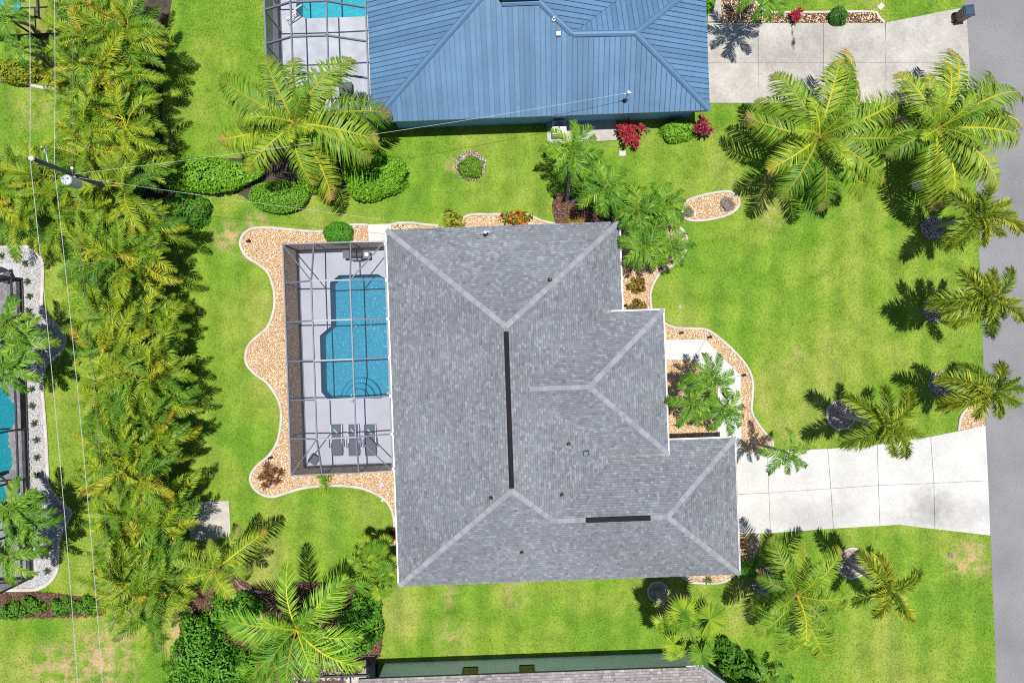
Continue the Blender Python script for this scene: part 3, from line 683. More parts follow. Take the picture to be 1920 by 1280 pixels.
for px, py in ((1038, 38),): MB().lathe(on(BS, px, py, 4.5), [(.12,0),(.11,.1),(.05,.12),(.05,.32)], 10).build('vent_pipe', M['galv'], bh)
MB().box(on(BS, 1047, 66, 4.5) + Vector((0,0,.1)), (.24,.22,.22), TH).build('vent_box', M['white'], bh)

# ------------------------------------------------------------------ tan-roofed house at the bottom
TAN = [(.215, .19, .195), (.25, .22, .225), (.295, .265, .265), (.165, .145, .155)]
th = empty('house', LV(3, -25, 0), 'house with pinkish brown shingles and pale blue wall at the bottom edge', 'house')
zT = 2.75; pA = LI(G(672, 1273, zT)); pB = LI(G(1316, 1250, zT)); vT = (pA[1] + pB[1]) / 2
uA, uB = pA[0], pB[0]
TS = Face([(uB, vT), (uA, vT), (uA, vT - 5), (uB + 5.2, vT - 5), (uB + 3.0, vT - 2.2)], (zT + ky * vT, 0, -ky))
ta, tb = LI(G(1325, 1250, zT)), LI(G(1372, 1284, zT))
dgu, dgv = 1.35, -1.05; cn = (-dgv, dgu)
nl = math.hypot(*cn); nx, ny = -cn[0] / nl, -cn[1] / nl      # inward
TD = Face([(uB + 5.4, vT - 4.2), (uB, vT), (uB + 3.0 - 3.6, vT - 5.2), (uB + 4.0, vT - 6.5)], (zT - .40 * (nx * uB + ny * vT), .40 * nx, .40 * ny))
TS = Face([(uB, vT), (uA, vT), (uA, vT - 5), (uB - .65, vT - 5)], (zT + ky * vT, 0, -ky))
tr_ = deck('roof', [TS, TD], M['roofdeck'], th, None, zT)
s2 = MB(); rnd = random.Random(4)
for F in (TS, TD): shingle_face(F, s2, rnd, TAN)
s2.build('shingles', M['shingle'], tr_, kind='stuff')
fascia(th, [(uA, vT), (uB, vT)], zT, M['darkal'], .16)
gutter(th, (uB - .1, vT), (uB + 5.4, vT - 4.2), zT, M['white'], (.61, .79)); gutter(th, (uB - .9, vT), (uB + .1, vT), zT, M['white'], (0, 1))
wv = vT - .38; wallp = [(uA + 1.0, wv), (uB + .2, wv), (uB + 3.6, wv - 3.2), (uB + 3.6, wv - 5), (uA + 1.0, wv - 5)]
wl = MB().prism([LV(*p).to_2d() for p in wallp], 0, 2.72).build('wall', M['skywall'], th)
for px in (880, 988):
    u = LI(G(px, 1250, 2.0))[0]
    wdw = empty('window', (0, 0, 0), None, None); WM[wdw.name] = Matrix.Identity(4); wdw.parent = th; wdw.matrix_parent_inverse = WM[th.name].inverted()
    MB().box(LV(u, wv + .012, 1.72), (.82, .05, 1.4), TH).build('pane', M['glass'], wdw)
    fr = MB()
    for du, dz, sx, sz in ((-.43,0,.06,1.5),(.43,0,.06,1.5),(0,.72,.92,.06),(0,-.72,.92,.06)): fr.box(LV(u + du, wv + .02, 1.72 + dz), (sx, .08, sz), TH)
    fr.build('window_frame', M['darkal'], wdw)

# ------------------------------------------------------------------ screen cages
def cage(label, us, vs, zf, sec=.06, m='cageal', roofm='screenr', wallm='screenw', walls='WNS', braces=True, posts=True, rail=None, base=.05):
    e = empty('screen_enclosure', LV((us[0]+us[-1])/2, (vs[0]+vs[-1])/2, 0), label, 'pool cage')
    P = lambda i, j: LV(us[i], vs[j], zf(i, j)); nu, nv = len(us), len(vs)
    for j in range(nv):
        for i in range(nu - 1): MB().bar(P(i, j), P(i+1, j), sec, sec*1.6).build('beam', M[m], e)
    for i in range(nu):
        for j in range(nv - 1): MB().bar(P(i, j), P(i, j+1), sec, sec*1.6).build('beam', M[m], e)
    for i in range(nu - 1):
        for j in range(nv - 1):
            MB().add([P(i,j), P(i,j+1), P(i+1,j+1), P(i+1,j)], [(0,1,2,3)]) if 0 else None
            q = MB(); q.add([P(i,j), P(i,j+1), P(i+1,j+1), P(i+1,j)], [(0,1,2,3)]); q.build('roof_screen', M[roofm], e)
    def wall(a, b):
        f = lambda p: Vector((p.x, p.y, base))
        q = MB(); q.add([f(a), f(b), b, a], [(0,1,2,3)]); q.build('wall_screen', M[wallm], e)
        MB().bar(f(a), a, sec, sec).build('post', M[m], e)
        MB().bar(f(a) + Vector((0,0,.04)), f(b) + Vector((0,0,.04)), sec, .08).build('sill', M[m], e)
        q = MB(); q.add([f(a), f(b), Vector((b.x, b.y, .62)), Vector((a.x, a.y, .62))], [(0,1,2,3)]); q.build('base_shade_strip', M['darkal'], e)  # added dark strip: beam shadow and dense screen painted along the wall foot
        if rail: MB().bar(Vector((a.x, a.y, rail)), Vector((b.x, b.y, rail)), sec*.8, sec).build('chair_rail', M[m], e)
    if 'W' in walls:
        for j in range(nv - 1): wall(P(0, j), P(0, j+1))
    if 'E' in walls:
        for j in range(nv - 1): wall(P(nu-1, j), P(nu-1, j+1))
    if 'N' in walls:
        for i in range(nu - 1): wall(P(i, 0), P(i+1, 0))
    if 'S' in walls:
        for i in range(nu - 1): wall(P(i+1, nv-1), P(i, nv-1))
    if braces:
        for (a, b) in ((P(0,0), P(1,1)), (P(0,nv-1), P(1,nv-2)), (P(nu-1,0), P(nu-2,1)), (P(nu-1,nv-1), P(nu-2,nv-2))): MB().bar(a, b, sec*.8).build('brace', M[m], e)
    return e
zz = {0: 3.0, 1: 3.85, 2: 3.5, 3: 2.75}
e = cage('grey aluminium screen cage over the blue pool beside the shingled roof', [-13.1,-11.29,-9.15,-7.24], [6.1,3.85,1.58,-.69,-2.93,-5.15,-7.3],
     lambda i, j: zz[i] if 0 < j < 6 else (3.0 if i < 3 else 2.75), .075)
for v in (5.95,3.85,1.58,-.69,-2.93,-5.15,-7.2): MB().box(LV(-7.2, v, 2.78), (.14,.16,.1), TH).build('bracket', M['white'], e)
# blue house cage
b0 = [LI(G(x, y, 3)) for x, y in ((493, 0), (503, 190))]
uW = sum(p[0] for p in b0) / 2
zb = {0: 2.9, 1: 3.7, 2: 3.7, 3: 2.75}
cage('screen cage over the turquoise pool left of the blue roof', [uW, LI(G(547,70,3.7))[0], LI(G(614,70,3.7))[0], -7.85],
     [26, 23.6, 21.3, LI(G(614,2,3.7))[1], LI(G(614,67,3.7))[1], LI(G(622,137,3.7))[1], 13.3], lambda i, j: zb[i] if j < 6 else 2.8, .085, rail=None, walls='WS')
uw = LI(G(52, 780, 0))[0]
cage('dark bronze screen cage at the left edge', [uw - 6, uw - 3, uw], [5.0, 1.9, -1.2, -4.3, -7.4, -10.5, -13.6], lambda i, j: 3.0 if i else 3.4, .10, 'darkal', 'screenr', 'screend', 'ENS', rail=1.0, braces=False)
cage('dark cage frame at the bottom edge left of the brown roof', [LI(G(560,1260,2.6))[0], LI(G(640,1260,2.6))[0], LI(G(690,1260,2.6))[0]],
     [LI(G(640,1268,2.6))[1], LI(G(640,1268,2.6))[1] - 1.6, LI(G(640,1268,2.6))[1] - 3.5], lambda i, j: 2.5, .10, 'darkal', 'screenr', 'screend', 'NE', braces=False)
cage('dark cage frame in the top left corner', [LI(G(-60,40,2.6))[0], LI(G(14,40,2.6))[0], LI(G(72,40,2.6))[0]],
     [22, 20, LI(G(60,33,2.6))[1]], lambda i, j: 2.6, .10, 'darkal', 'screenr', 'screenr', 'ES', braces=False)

# ------------------------------------------------------------------ poolside things
def lounger(px, py, label, ti):
    c = G(px, py, .3).to_2d(); e = empty('sun_lounger', (*c, 0), label, 'lounger', 'loungers beside the pool')
    Z = Matrix.Translation((*c, .05)) @ Matrix.Rotation(R(1.5), 4, 'Z')
    def T(p): return Z @ Vector(p)
    for s in (-1, 1):
        MB().bar(T((s*.33, .98, .38)), T((s*.33, -.15, .36)), .045).build('side_rail', M['galv'], e)
        MB().bar(T((s*.33, -.15, .36)), T((s*.31, -.95, .33)), .045).build('side_rail', M['sling'], e)
        for y in (.7, -.7): MB().bar(T((s*.33, y, .36)), T((s*.36, y - .05, 0)), .04).build('leg', M['galv'], e)
        MB().bar(T((s*.40, .12, .52)), T((s*.42, -.42, .50)), .05, .03).build('armrest', M['sling'], e)
        for y in (.1, -.4): MB().bar(T((s*.41, y, .50)), T((s*.35, y, .33)), .025).build('armrest_support', M['galv'], e)
    b = MB(); b.add([T((-.30,.98,.46)), T((.30,.98,.46)), T((.30,.10,.385)), T((-.30,.10,.385)), T((-.30,.98,.43)), T((.30,.98,.43)), T((.30,.10,.36)), T((-.30,.10,.36))],
          [(3,2,1,0),(4,5,6,7),(0,1,5,4),(2,3,7,6),(1,2,6,5),(3,0,4,7)]); b.build('backrest', M['sling'], e)
    b = MB(); b.add([T((-.30,.09,.385)), T((.30,.09,.385)), T((.29,-.96,.36)), T((-.29,-.96,.36)), T((-.30,.09,.36)), T((.30,.09,.36)), T((.29,-.96,.335)), T((-.29,-.96,.335))],
          [(3,2,1,0),(4,5,6,7),(0,1,5,4),(2,3,7,6),(1,2,6,5),(3,0,4,7)]); b.build('seat', M['sling'], e)
    b = MB(); a0 = T((-.13, .74, .50)); a1 = T((.13 , .42, .475))
    b.tube([a0, a0.lerp(a1, .12), a0.lerp(a1, .88), a1], [.05, .075, .075, .05], 8)
    t = b.build('rolled_towel', M['towel'], None, True, label='rolled pale blue towel on the ' + ti, cat='towel', group='towels on the loungers')
for px, ti in ((632, 'left'), (664, 'middle'), (695, 'right')):
    lounger(px, 825, f'charcoal sling sun lounger, {ti} of the three below the pool', f'{ti} lounger')
c = G(588, 861, .4).to_2d(); e = empty('side_table', (*c, 0), 'square charcoal side table in the lower left cage corner', 'table')
MB().box((*c, .42), (.56,.56,.04), R(-32)).build('table_top', M['sling'], e)
for a in range(4):
    q = R(-32 + 45 + 90*a); MB().bar((c.x+.33*math.cos(q), c.y+.33*math.sin(q), .4), (c.x+.35*math.cos(q), c.y+.35*math.sin(q), .05), .035).build('leg', M['darkal'], e)
c = G(668, 477, .9).to_2d(); e = empty('gas_grill', (*c, 0), 'black gas grill on the deck at the upper cage wall', 'grill')
MB().box((c.x, c.y, .45), (.8, .5, .8), TH).build('cabinet', M['black'], e)
lid = MB(); n = 9
prof = [(.28*math.cos(R(a)), .92 + .26*math.sin(R(a))) for a in np.linspace(0, 180, n)]
for s in range(n-1): lid.add([(c.x-.40, c.y+prof[s][0], prof[s][1]), (c.x+.40, c.y+prof[s][0], prof[s][1]), (c.x+.40, c.y+prof[s+1][0], prof[s+1][1]), (c.x-.40, c.y+prof[s+1][0], prof[s+1][1])], [(0,1,2,3)])
for s in (-.40, .40): lid.add([(c.x+s, c.y+a, z) for a, z in prof], [tuple(range(n))])
lid = lid.build('lid', mat('grill_lid', (.035,.037,.045), .35, .5), e); MB().bar((c.x-.3, c.y-.31, 1.0), (c.x+.3, c.y-.31, 1.0), .03).build('handle', M['steel'], lid)
for s in (-1, 1): MB().box((c.x+s*.62, c.y, .86), (.42,.48,.04), TH).build('side_shelf', M['darkal'], e)
MB().box((c.x+.62, c.y, .90), (.22,.2,.03), TH).build('side_burner', M['steel'], e)
for k in range(4): MB().lathe((c.x-.27+k*.18, c.y-.27, .80), [(.035,0),(.03,.04)], 8).build('knob', M['steel'], e)
# pool handrail and ladder-like white rail at the upper pool
def rail(pts, label, m='galv', r=.025):
    MB().tube([Vector(p) for p in pts], r, 6).build('handrail', M[m], label=label, cat='handrail')
p = G(664, 752); rail([(p.x,p.y,.05),(p.x,p.y,.75),(p.x,p.y+.15,.9),(p.x+.02,p.y+.5,.85),(p.x+.02,p.y+.8,.1),(p.x+.02,p.y+.82,-.5)], 'curved metal handrail at the steps of the blue pool')
p = G(560, 32); e = empty('pool_ladder', (p.x, p.y, 0), 'white rail frame at the corner of the upper turquoise pool', 'ladder')
for dx, dy in ((0, 0), (.35, .45)):
    MB().tube([(p.x-.55+dx, p.y-.55+dy, .05), (p.x-.5+dx, p.y-.5+dy, .8), (p.x+.1+dx, p.y-.1+dy, .85), (p.x+.2+dx, p.y-.05+dy, 0)], .035, 6).build('rail', M['white'], e)
MB().bar((p.x-.5, p.y-.5, .5), (p.x-.15, p.y-.05, .5), .05).build('tread', M['white'], e)
p = G(650, 172, .4).to_2d(); e = empty('deck_box', (*p, 0), 'grey storage box in the corner of the upper screen cage', 'box')
MB().box((*p, .33), (.75,.95,.56), TH).build('body', M['sling'], e); MB().box((*p, .64), (.79,.99,.06), TH).build('lid', M['sling'], e)
# chair in the left cage
p = G(12, 520, .4).to_2d(); e = empty('patio_chair', (*p, 0), 'dark patio chair inside the left cage', 'chair')
MB().box((*p, .42), (.6,.6,.05), R(25)).build('seat', M['sling'], e)
MB().bar((p.x-.1, p.y+.34, .45), (p.x-.15, p.y+.5, 1.0), .6, .04).build('backrest', M['sling'], e)
for a in range(4): q = R(25+45+90*a); MB().bar((p.x+.38*math.cos(q), p.y+.38*math.sin(q), .42), (p.x+.38*math.cos(q), p.y+.38*math.sin(q), .04), .04).build('leg', M['darkal'], e)

# ------------------------------------------------------------------ utilities: pole, wires, AC, bin, covers
pb = Vector((-22.6, 8.6, 0)); e = empty('utility_pole', pb, 'tall wooden utility pole with transformer standing in the hedge', 'utility pole')
MB().tube([pb, pb + Vector((0,0,10.4))], [.145, .105], 12).build('pole', M['wood'], e)
MB().lathe(pb + Vector((0,0,10.4)), [(.05,0),(.05,.1),(.13,.12),(.13,.2),(.06,.3)], 10).build('insulator', M['white'], e)
tf = Vector((pb.x + .02, pb.y - .42, 0))
tk = MB().lathe(tf + Vector((0,0,7.2)), [(.27,0),(.28,.03),(.28,.85),(.25,.92),(.1,.95)], 18).build('transformer', M['galv'], e)
for dx in (-.12, .12): MB().lathe(tf + Vector((dx,.05,8.12)), [(.03,0),(.05,.05),(.03,.1),(.05,.15),(.03,.22)], 8).build('bushing', M['white'], tk)
MB().bar(pb + Vector((.1,-.1,7.5)), tf + Vector((0,.1,7.5)), .1).build('bracket', M['galv'], e)
MB().bar(pb + Vector((0,.1,9.4)), pb + Vector((-.1,.75,9.5)), .05).build('cutout_arm', M['galv'], e)
MB().tube([pb + Vector((-.1,.75,9.3)), pb + Vector((-.1,.78,9.75))], [.05,.035], 8).build('fuse_cutout', M['white'], e)
MB().lathe(pb + Vector((.12,.25,7.7)), [(.03,0),(.08,.05),(.08,.12),(.03,.17)], 8).build('insulator', M['white'], e)
def wire(a, b, sag, label, m='wire', r=.018, n=14):
    a, b = Vector(a), Vector(b)
    MB().tube([a.lerp(b, t) - Vector((0,0,4*sag*t*(1-t))) for t in (k/n for k in range(n+1))], r, 4).build('overhead_wire', M[m], label=label, cat='wire', group='overhead wires')
for zt, zs, zn, tx, nm, m, r in ((10.68, 9.0, 10.3, 0, 'topmost bright overhead wire running down the left side, leftmost', 'wire', .013), (9.0, 7.05, 8.5, .02, 'bright overhead wire second from the left edge', 'wire', .013), (7.75, 5.9, 7.3, .1, 'thin dark overhead wire just right of the two bright ones', 'darkwire', .010)):
    tp = Vector((pb.x + tx, pb.y + (.25 if tx == .1 else 0), zt))
    wire(tp, (-21.6 + tx + .25, -21, zs - .3), .25, nm + ', below the pole', m, r); wire(tp, (-23.0 + tx, 21, zn), .1, nm + ', above the pole', m, r)
wire(pb + Vector((.1,0,7.6)), mastB, .7, 'service wire sloping from the pole to the blue roof mast', 'wire', .009, 24)
wire(pb + Vector((.1,-.1,7.2)), mastA, .5, 'service wire sloping from the pole to the grey roof mast', 'wire', .008, 24)
c = G(1047, 248).to_2d(); e = empty('air_conditioner', (*c, 0), 'grey air conditioner unit on the slab below the blue roof', 'air conditioner')
MB().box((*c, .5), (.85,.85,.8), TH).build('cabinet', M['galv'], e); MB().lathe((*c, .9), [(.36,0),(.36,.03),(.30,.03),(.30,.01)], 20).build('fan_grille', M['steel'], e)
for k in range(4): MB().box((c.x, c.y, .925), (.66,.02,.012), R(45*k)).build('fan_guard', M['darkal'], e)
c = G(1795, 36).to_2d(); e = empty('wheelie_bin', (*c, 0), 'brown wheeled bin with navy lid at the driveway mouth, top right', 'bin')
MB().box((*c, .55), (.46,.52,.98), R(8), top=1.2).build('body', M['binbrown'], e)
ld = MB(); ld.box((c.x+.01, c.y, 1.075), (.66,.70,.05), R(8)); ld.box((c.x+.01, c.y, 1.12), (.56,.60,.05), R(8), top=.85); ld.build('lid', M['binlid'], e)
for s in (-1, 1): MB().tube([(c.x-.26, c.y+s*.26-.02, .13), (c.x-.26, c.y+s*.26+.05, .13)], .13, 12).build('wheel', M['black'], e)
MB().bar((c.x-.36, c.y-.25, 1.02), (c.x-.36, c.y+.25, 1.02), .04).build('handle', M['binlid'], e)
def disc(px, py, r, m, label, name, cat, h=.04):
    MB().lathe(G(px, py, .012), [(r,0),(r,h*.7),(r*.9,h),(r*.55,h),(r*.5,h*.8)], 16).build(name, M[m], label=label, cat=cat)
disc(545, 613, .14, 'kerb', 'round pale valve cover in the gravel beside the pool cage', 'valve_cover', 'cover', .08)
disc(717, 938, .09, 'kerb', 'small ring pipe cap on the lawn edge by the lower left roof', 'pipe_cap', 'cap')
disc(1275, 575, .12, 'old_concrete', 'grey round sprinkler cover on the lawn by the entry wing', 'sprinkler_cover', 'cover')
disc(1782, 1040, .16, 'stump', 'dark round drain cover by the bare patch near the road', 'drain_cover', 'cover')
def sq(px, py, s, m, label, name, cat, rz=0, h=.06): MB().box((*G(px, py).to_2d(), h/2), (s, s*.8, h), rz, top=.94).build(name, M[m], label=label, cat=cat)
sq(1167, 288, .42, 'concrete', 'pale square utility box lid on the lawn below the ti plant', 'utility_box', 'box', TH)
sq(715, 908, .32, 'old_concrete', 'grey stepping stone in the gravel below the cage corner', 'stepping_stone', 'stone', .3)
sq(1651, 13, .42, 'kerb', 'pale pointed stone on the grass strip at the top right', 'stone', 'stone', .8)
sq(1658, 1073, .4, 'kerb', 'pale flat stone on the lawn beside the foxtail palm below the driveway', 'stone', 'stone', .3)
MB().box((*G(1719, 347).to_2d(), .05), (.68,.64,.1), .02).build('utility_slab', M['kerb'], label='pale square utility slab on the lawn between the coconut palms', cat='slab')
MB().lathe((*G(1720, 345).to_2d(), .1), [(.1,0),(.09,.12),(.03,.16)], 10).build('blue_cap', M['bluep'], label='bright blue cap on the square utility slab', cat='cap')
MB().box((*G(1905, 342).to_2d(), .014), (.14,.1,.004), .4).build('road_mark', M['bluep'], label='tiny blue paint mark on the road', cat='paint mark')
c = G(1606, 338).to_2d(); e = empty('toy_flower', (*c, 0), 'red and yellow garden ornament under the big coconut palm', 'ornament')
for a in range(5): q = 2*math.pi*a/5; MB().lathe((c.x+.13*math.cos(q), c.y+.13*math.sin(q), .30), [(.07,0),(.09,.03),(.04,.06)], 8).build('petal', M['yellow'], e)
MB().lathe((*c, .32), [(.12,0),(.12,.05),(.05,.1)], 10).build('centre', M['red'], e); MB().tube([(*c, 0), (*c, .32)], .02, 6).build('stem', M['shaft'], e)
for px, py in ((1276,624),(1329,632),(1393,703),(467,453),(508,857),(1236,504),(1171,573)):
    p = G(px, py); e = empty('garden_spotlight', (p.x, p.y, 0), 'small dark spotlight in the gravel near ' + {1276:'the entry wing corner',1329:'the walkway bend',1393:'the walkway outer corner',467:'the top left bed end',508:'the lower wavy bed edge',1236:'the palm cluster edging',1171:'the front wall bronze shrubs'}[px], 'spotlight', 'garden spotlights')
    MB().tube([(p.x, p.y, 0), (p.x, p.y, .18)], .03, 6).build('stake', M['black'], e); MB().tube([(p.x-.09, p.y-.02, .2), (p.x+.12, p.y+.03, .26)], [.06,.09], 8).build('lamp_head', M['black'], e)
rnd = random.Random(3)
for px, py, r, nm in ((1290,398,.30,'left'), (1363,384,.42,'right')):
    p = G(px, py); b = MB(); prof = [(r*1.3,0),(r,.08),(r*.85,.2),(r*.6,.22),(r*.35,.10),(.02,.08)]; b.lathe(p, prof, 14); b.v = [(p.x + (x-p.x)*rnd.uniform(.8,1.2), p.y + (y-p.y)*rnd.uniform(.8,1.2), z*rnd.uniform(.7,1.2)) for x, y, z in b.v]; b.build('tree_stump', M['stump'], label=f'{nm} grey cut palm stump in the oval gravel bed', cat='stump')
def rock(px, py, r, label, m='rock'):
    p = G(px, py); b = MB(); n = 9
    rings = [[(p.x + r*math.sin(f)*math.cos(a)*rnd.uniform(.85,1.15), p.y + r*math.sin(f)*math.sin(a)*.8*rnd.uniform(.85,1.15), .6*r*(math.cos(f)+.6)) for a in (2*math.pi*k/n for k in range(n))] for f in (2.2,1.6,1.0,.5,.1)]
    for i in range(4): b.add(rings[i]+rings[i+1], [(k,(k+1)%n,n+(k+1)%n,n+k) for k in range(n)])
    b.add(rings[4], [tuple(range(n))]); b.build('rock', M[m], None, label=label, cat='rock')
for px, py, r, lb in ((372,1002,.22,'left grey rock on the shaded part of the concrete pad'),(384,1000,.2,'right grey rock on the shaded part of the concrete pad'),(378,1010,.16,'smallest grey rock on the concrete pad'),(103,958,.5,'large dark boulder in the white gravel bed at the left')): rock(px, py, r, lb)
for k in range(3): rock(690 + k*9, 1098 + k*7, .14, ('upper','middle','lower')[k] + ' pale stone beside the lower left fan palms', 'kerb')

# ------------------------------------------------------------------ gravel, mulch and grass as real pieces
rng = np.random.default_rng(7)
OCT_V = np.array([(1,0,0),(0,1,0),(-1,0,0),(0,-1,0),(0,0,1),(0,0,-.4)], float); OCT_F = np.array([(0,1,4),(1,2,4),(2,3,4),(3,0,4),(1,0,5),(2,1,5),(3,2,5),(0,3,5)])
def sample(poly, dens, excl=()):
    a = np.array([[p[0], p[1]] for p in poly]); lo = np.maximum(a.min(0), (-33.5, -23)); hi = np.minimum(a.max(0), (33.5, 23))
    n = int((hi - lo).prod() * dens); P = rng.uniform(lo, hi, (n, 2)); m = inside(P, poly)
    for e in excl: m &= ~inside(P, e)
    return P[m]
def stones(name, polys, dens, size, pal, label, cat, excl=(), z=.02, flat=.6, stretch=1.6):
    P = np.concatenate([sample(p, dens, excl) for p in polys]); n = len(P)
    s = rng.uniform(*size, n); an = rng.uniform(0, 2*np.pi, n); ax = rng.uniform(1, stretch, n)
    V = OCT_V[None] * np.stack([s*ax, s, s*flat], 1)[:, None, :]; V = V * rng.uniform(.8, 1.2, V.shape)
    ca, sa = np.cos(an)[:, None], np.sin(an)[:, None]; tl = rng.normal(0, .35, n)[:, None]
    X = V[..., 0]*ca - V[..., 1]*sa; Y = V[..., 0]*sa + V[..., 1]*ca; Zz = V[..., 2] + V[..., 0]*tl
    W_ = np.stack([X + P[:, :1], Y + P[:, 1:], Zz + z], 2).reshape(-1, 3)
    F = (OCT_F[None] + (np.arange(n)*6)[:, None, None]).reshape(-1, 3)
    pal = np.array(pal); C = pal[rng.integers(0, len(pal), n)] * rng.uniform(.8, 1.2, (n, 1)); C = np.repeat(C, 8, 0)
    tag(inst(name, np_mesh(name, W_, F, M['gravel'], C)), label, cat, kind='stuff')
TANP = [(.56,.40,.25),(.64,.48,.32),(.70,.56,.42),(.52,.31,.16),(.44,.25,.13),(.74,.64,.52),(.62,.40,.21)]
inner = [DECK, POOL_W, W2, WALK]
stones('gravel', [BED_POOL, BED_N1, BED_N2, BED_E1, BED_E2, OVAL, BED_SE, BED_S, BED_RD], 330, (.028, .055), TANP, 'tan and cream gravel filling the beds round the grey roofed house', 'gravel', inner + [DRIVE])
GRYP = [(.50,.49,.50),(.42,.41,.43),(.58,.57,.57),(.35,.34,.36),(.55,.52,.50)]
stones('gravel', [BED_W], 330, (.025, .045), GRYP, 'white grey gravel in the bed at the left edge', 'gravel', [DECK_W])
MUL = [(.15,.075,.05),(.11,.055,.04),(.20,.11,.075),(.08,.045,.035),(.24,.16,.12)]
stones('mulch', [BED_MULCH_W, BED_PALM, BED_SW], 200, (.03, .06), MUL, 'brown bark mulch in the beds at the left and by the palms', 'mulch', [], .03, .3, 2.6)
stones('mulch', [BED_T], 260, (.03, .05), MUL + TANP, 'mixed tan mulch in the bed above the top right driveway', 'mulch', [], .03, .3, 2.4)
RINGS = [(1576,777,.90,1,'foxtail palm above the driveway'), (1597,1055,.93,1,'foxtail palm below the driveway'), (1233,1108,.62,1,'fan palm below the roof'), (1748,427,.75,0,''), (1752,581,.75,0,''), (1763,719,.78,0,''), (1432,1088,.85,0,''), (882,312,.95,0,'')]
ringp = []
for px, py, r, kb, nm in RINGS:
    c = G(px, py); pl_ = [Vector((c.x + r*math.cos(a)*rnd.uniform(.96, 1.04), c.y + r*math.sin(a)*rnd.uniform(.96, 1.04))) for a in (2*math.pi*k/22 for k in range(22))]
    bed('garden_bed', pl_, M['bedmulch'] if not kb else M['bedtan'], .016); ringp.append(pl_)
    if kb: kerb(pl_, 'round concrete ring at the foot of the ' + nm, closed=True, wd=.13, ht=.12)
GM = [(.48,.42,.41),(.36,.31,.30),(.58,.52,.50),(.24,.20,.20),(.44,.34,.28)]
stones('mulch', ringp, 330, (.025, .05), GM, 'grey brown chips in the round beds under single palms', 'mulch', [], .025, .5, 2.0)
# grass blades
NB = 330000
P = rng.uniform((-33, -22), (33, 22), (NB, 2)); keep = np.ones(NB, bool)
for pl_ in [ROAD, DRIVE, DRIVE_T, WALK, DECK, DECK2, DECK_W, BED_POOL, BED_N1, BED_N2, BED_E1, BED_E2, OVAL, BED_SE, BED_S, BED_RD, BED_W, BED_MULCH_W, BED_T, HEDGE_BED, BED_SHRUB, BED_SW, PADSW, BED_PALM, W2, POOL_W, P2W, P3W, P4W, P5W,
            [LV(*p).to_2d() for p in wallp], [LV(*p).to_2d() for p in ((-6.6,13.55),(11.5,13.55),(11.5,27),(-6.6,27))], GP([(690,421),(733,420),(735,452),(692,453)]), GP([(1025,230),(1155,226),(1156,264),(1026,270)]), GP([(-60,-60),(85,-60),(82,55),(60,62),(-60,90)]), GP([(545,1238),(705,1236),(712,1340),(545,1340)])] + ringp:
    keep &= ~inside(P, pl_)
for (px, py, r, a) in DRY:
    q = G(px, py); d = np.hypot(P[:, 0]-q.x, P[:, 1]-q.y); keep &= ~((d < r) & (rng.random(NB) < a * .75 * (1 - d / r)))
P = P[keep]; n = len(P)
an = rng.uniform(0, 2*np.pi, n); wd = rng.uniform(.012, .030, n); ln = rng.uniform(.05, .13, n); zt = rng.uniform(.012, .036, n)
d = np.stack([np.cos(an), np.sin(an)], 1); pr = np.stack([-d[:, 1], d[:, 0]], 1)
V = np.zeros((n, 3, 3)); V[:, 0, :2] = P + pr*wd[:, None]; V[:, 1, :2] = P - pr*wd[:, None]; V[:, 2, :2] = P + d*ln[:, None]; V[:, 2, 2] = zt; V[:, :2, 2] = .002
br_ = rng.uniform(.74, 1.30, (n, 1)); C = np.concatenate([br_*rng.uniform(.9, 1.15, (n, 1)), br_, br_*rng.uniform(.6, 1.4, (n, 1))], 1)
tag(inst('grass', np_mesh('grass', V.reshape(-1, 3), np.arange(n*3).reshape(-1, 3), M['grass'], C)), 'short green mown grass covering the yards', 'grass', kind='stuff')

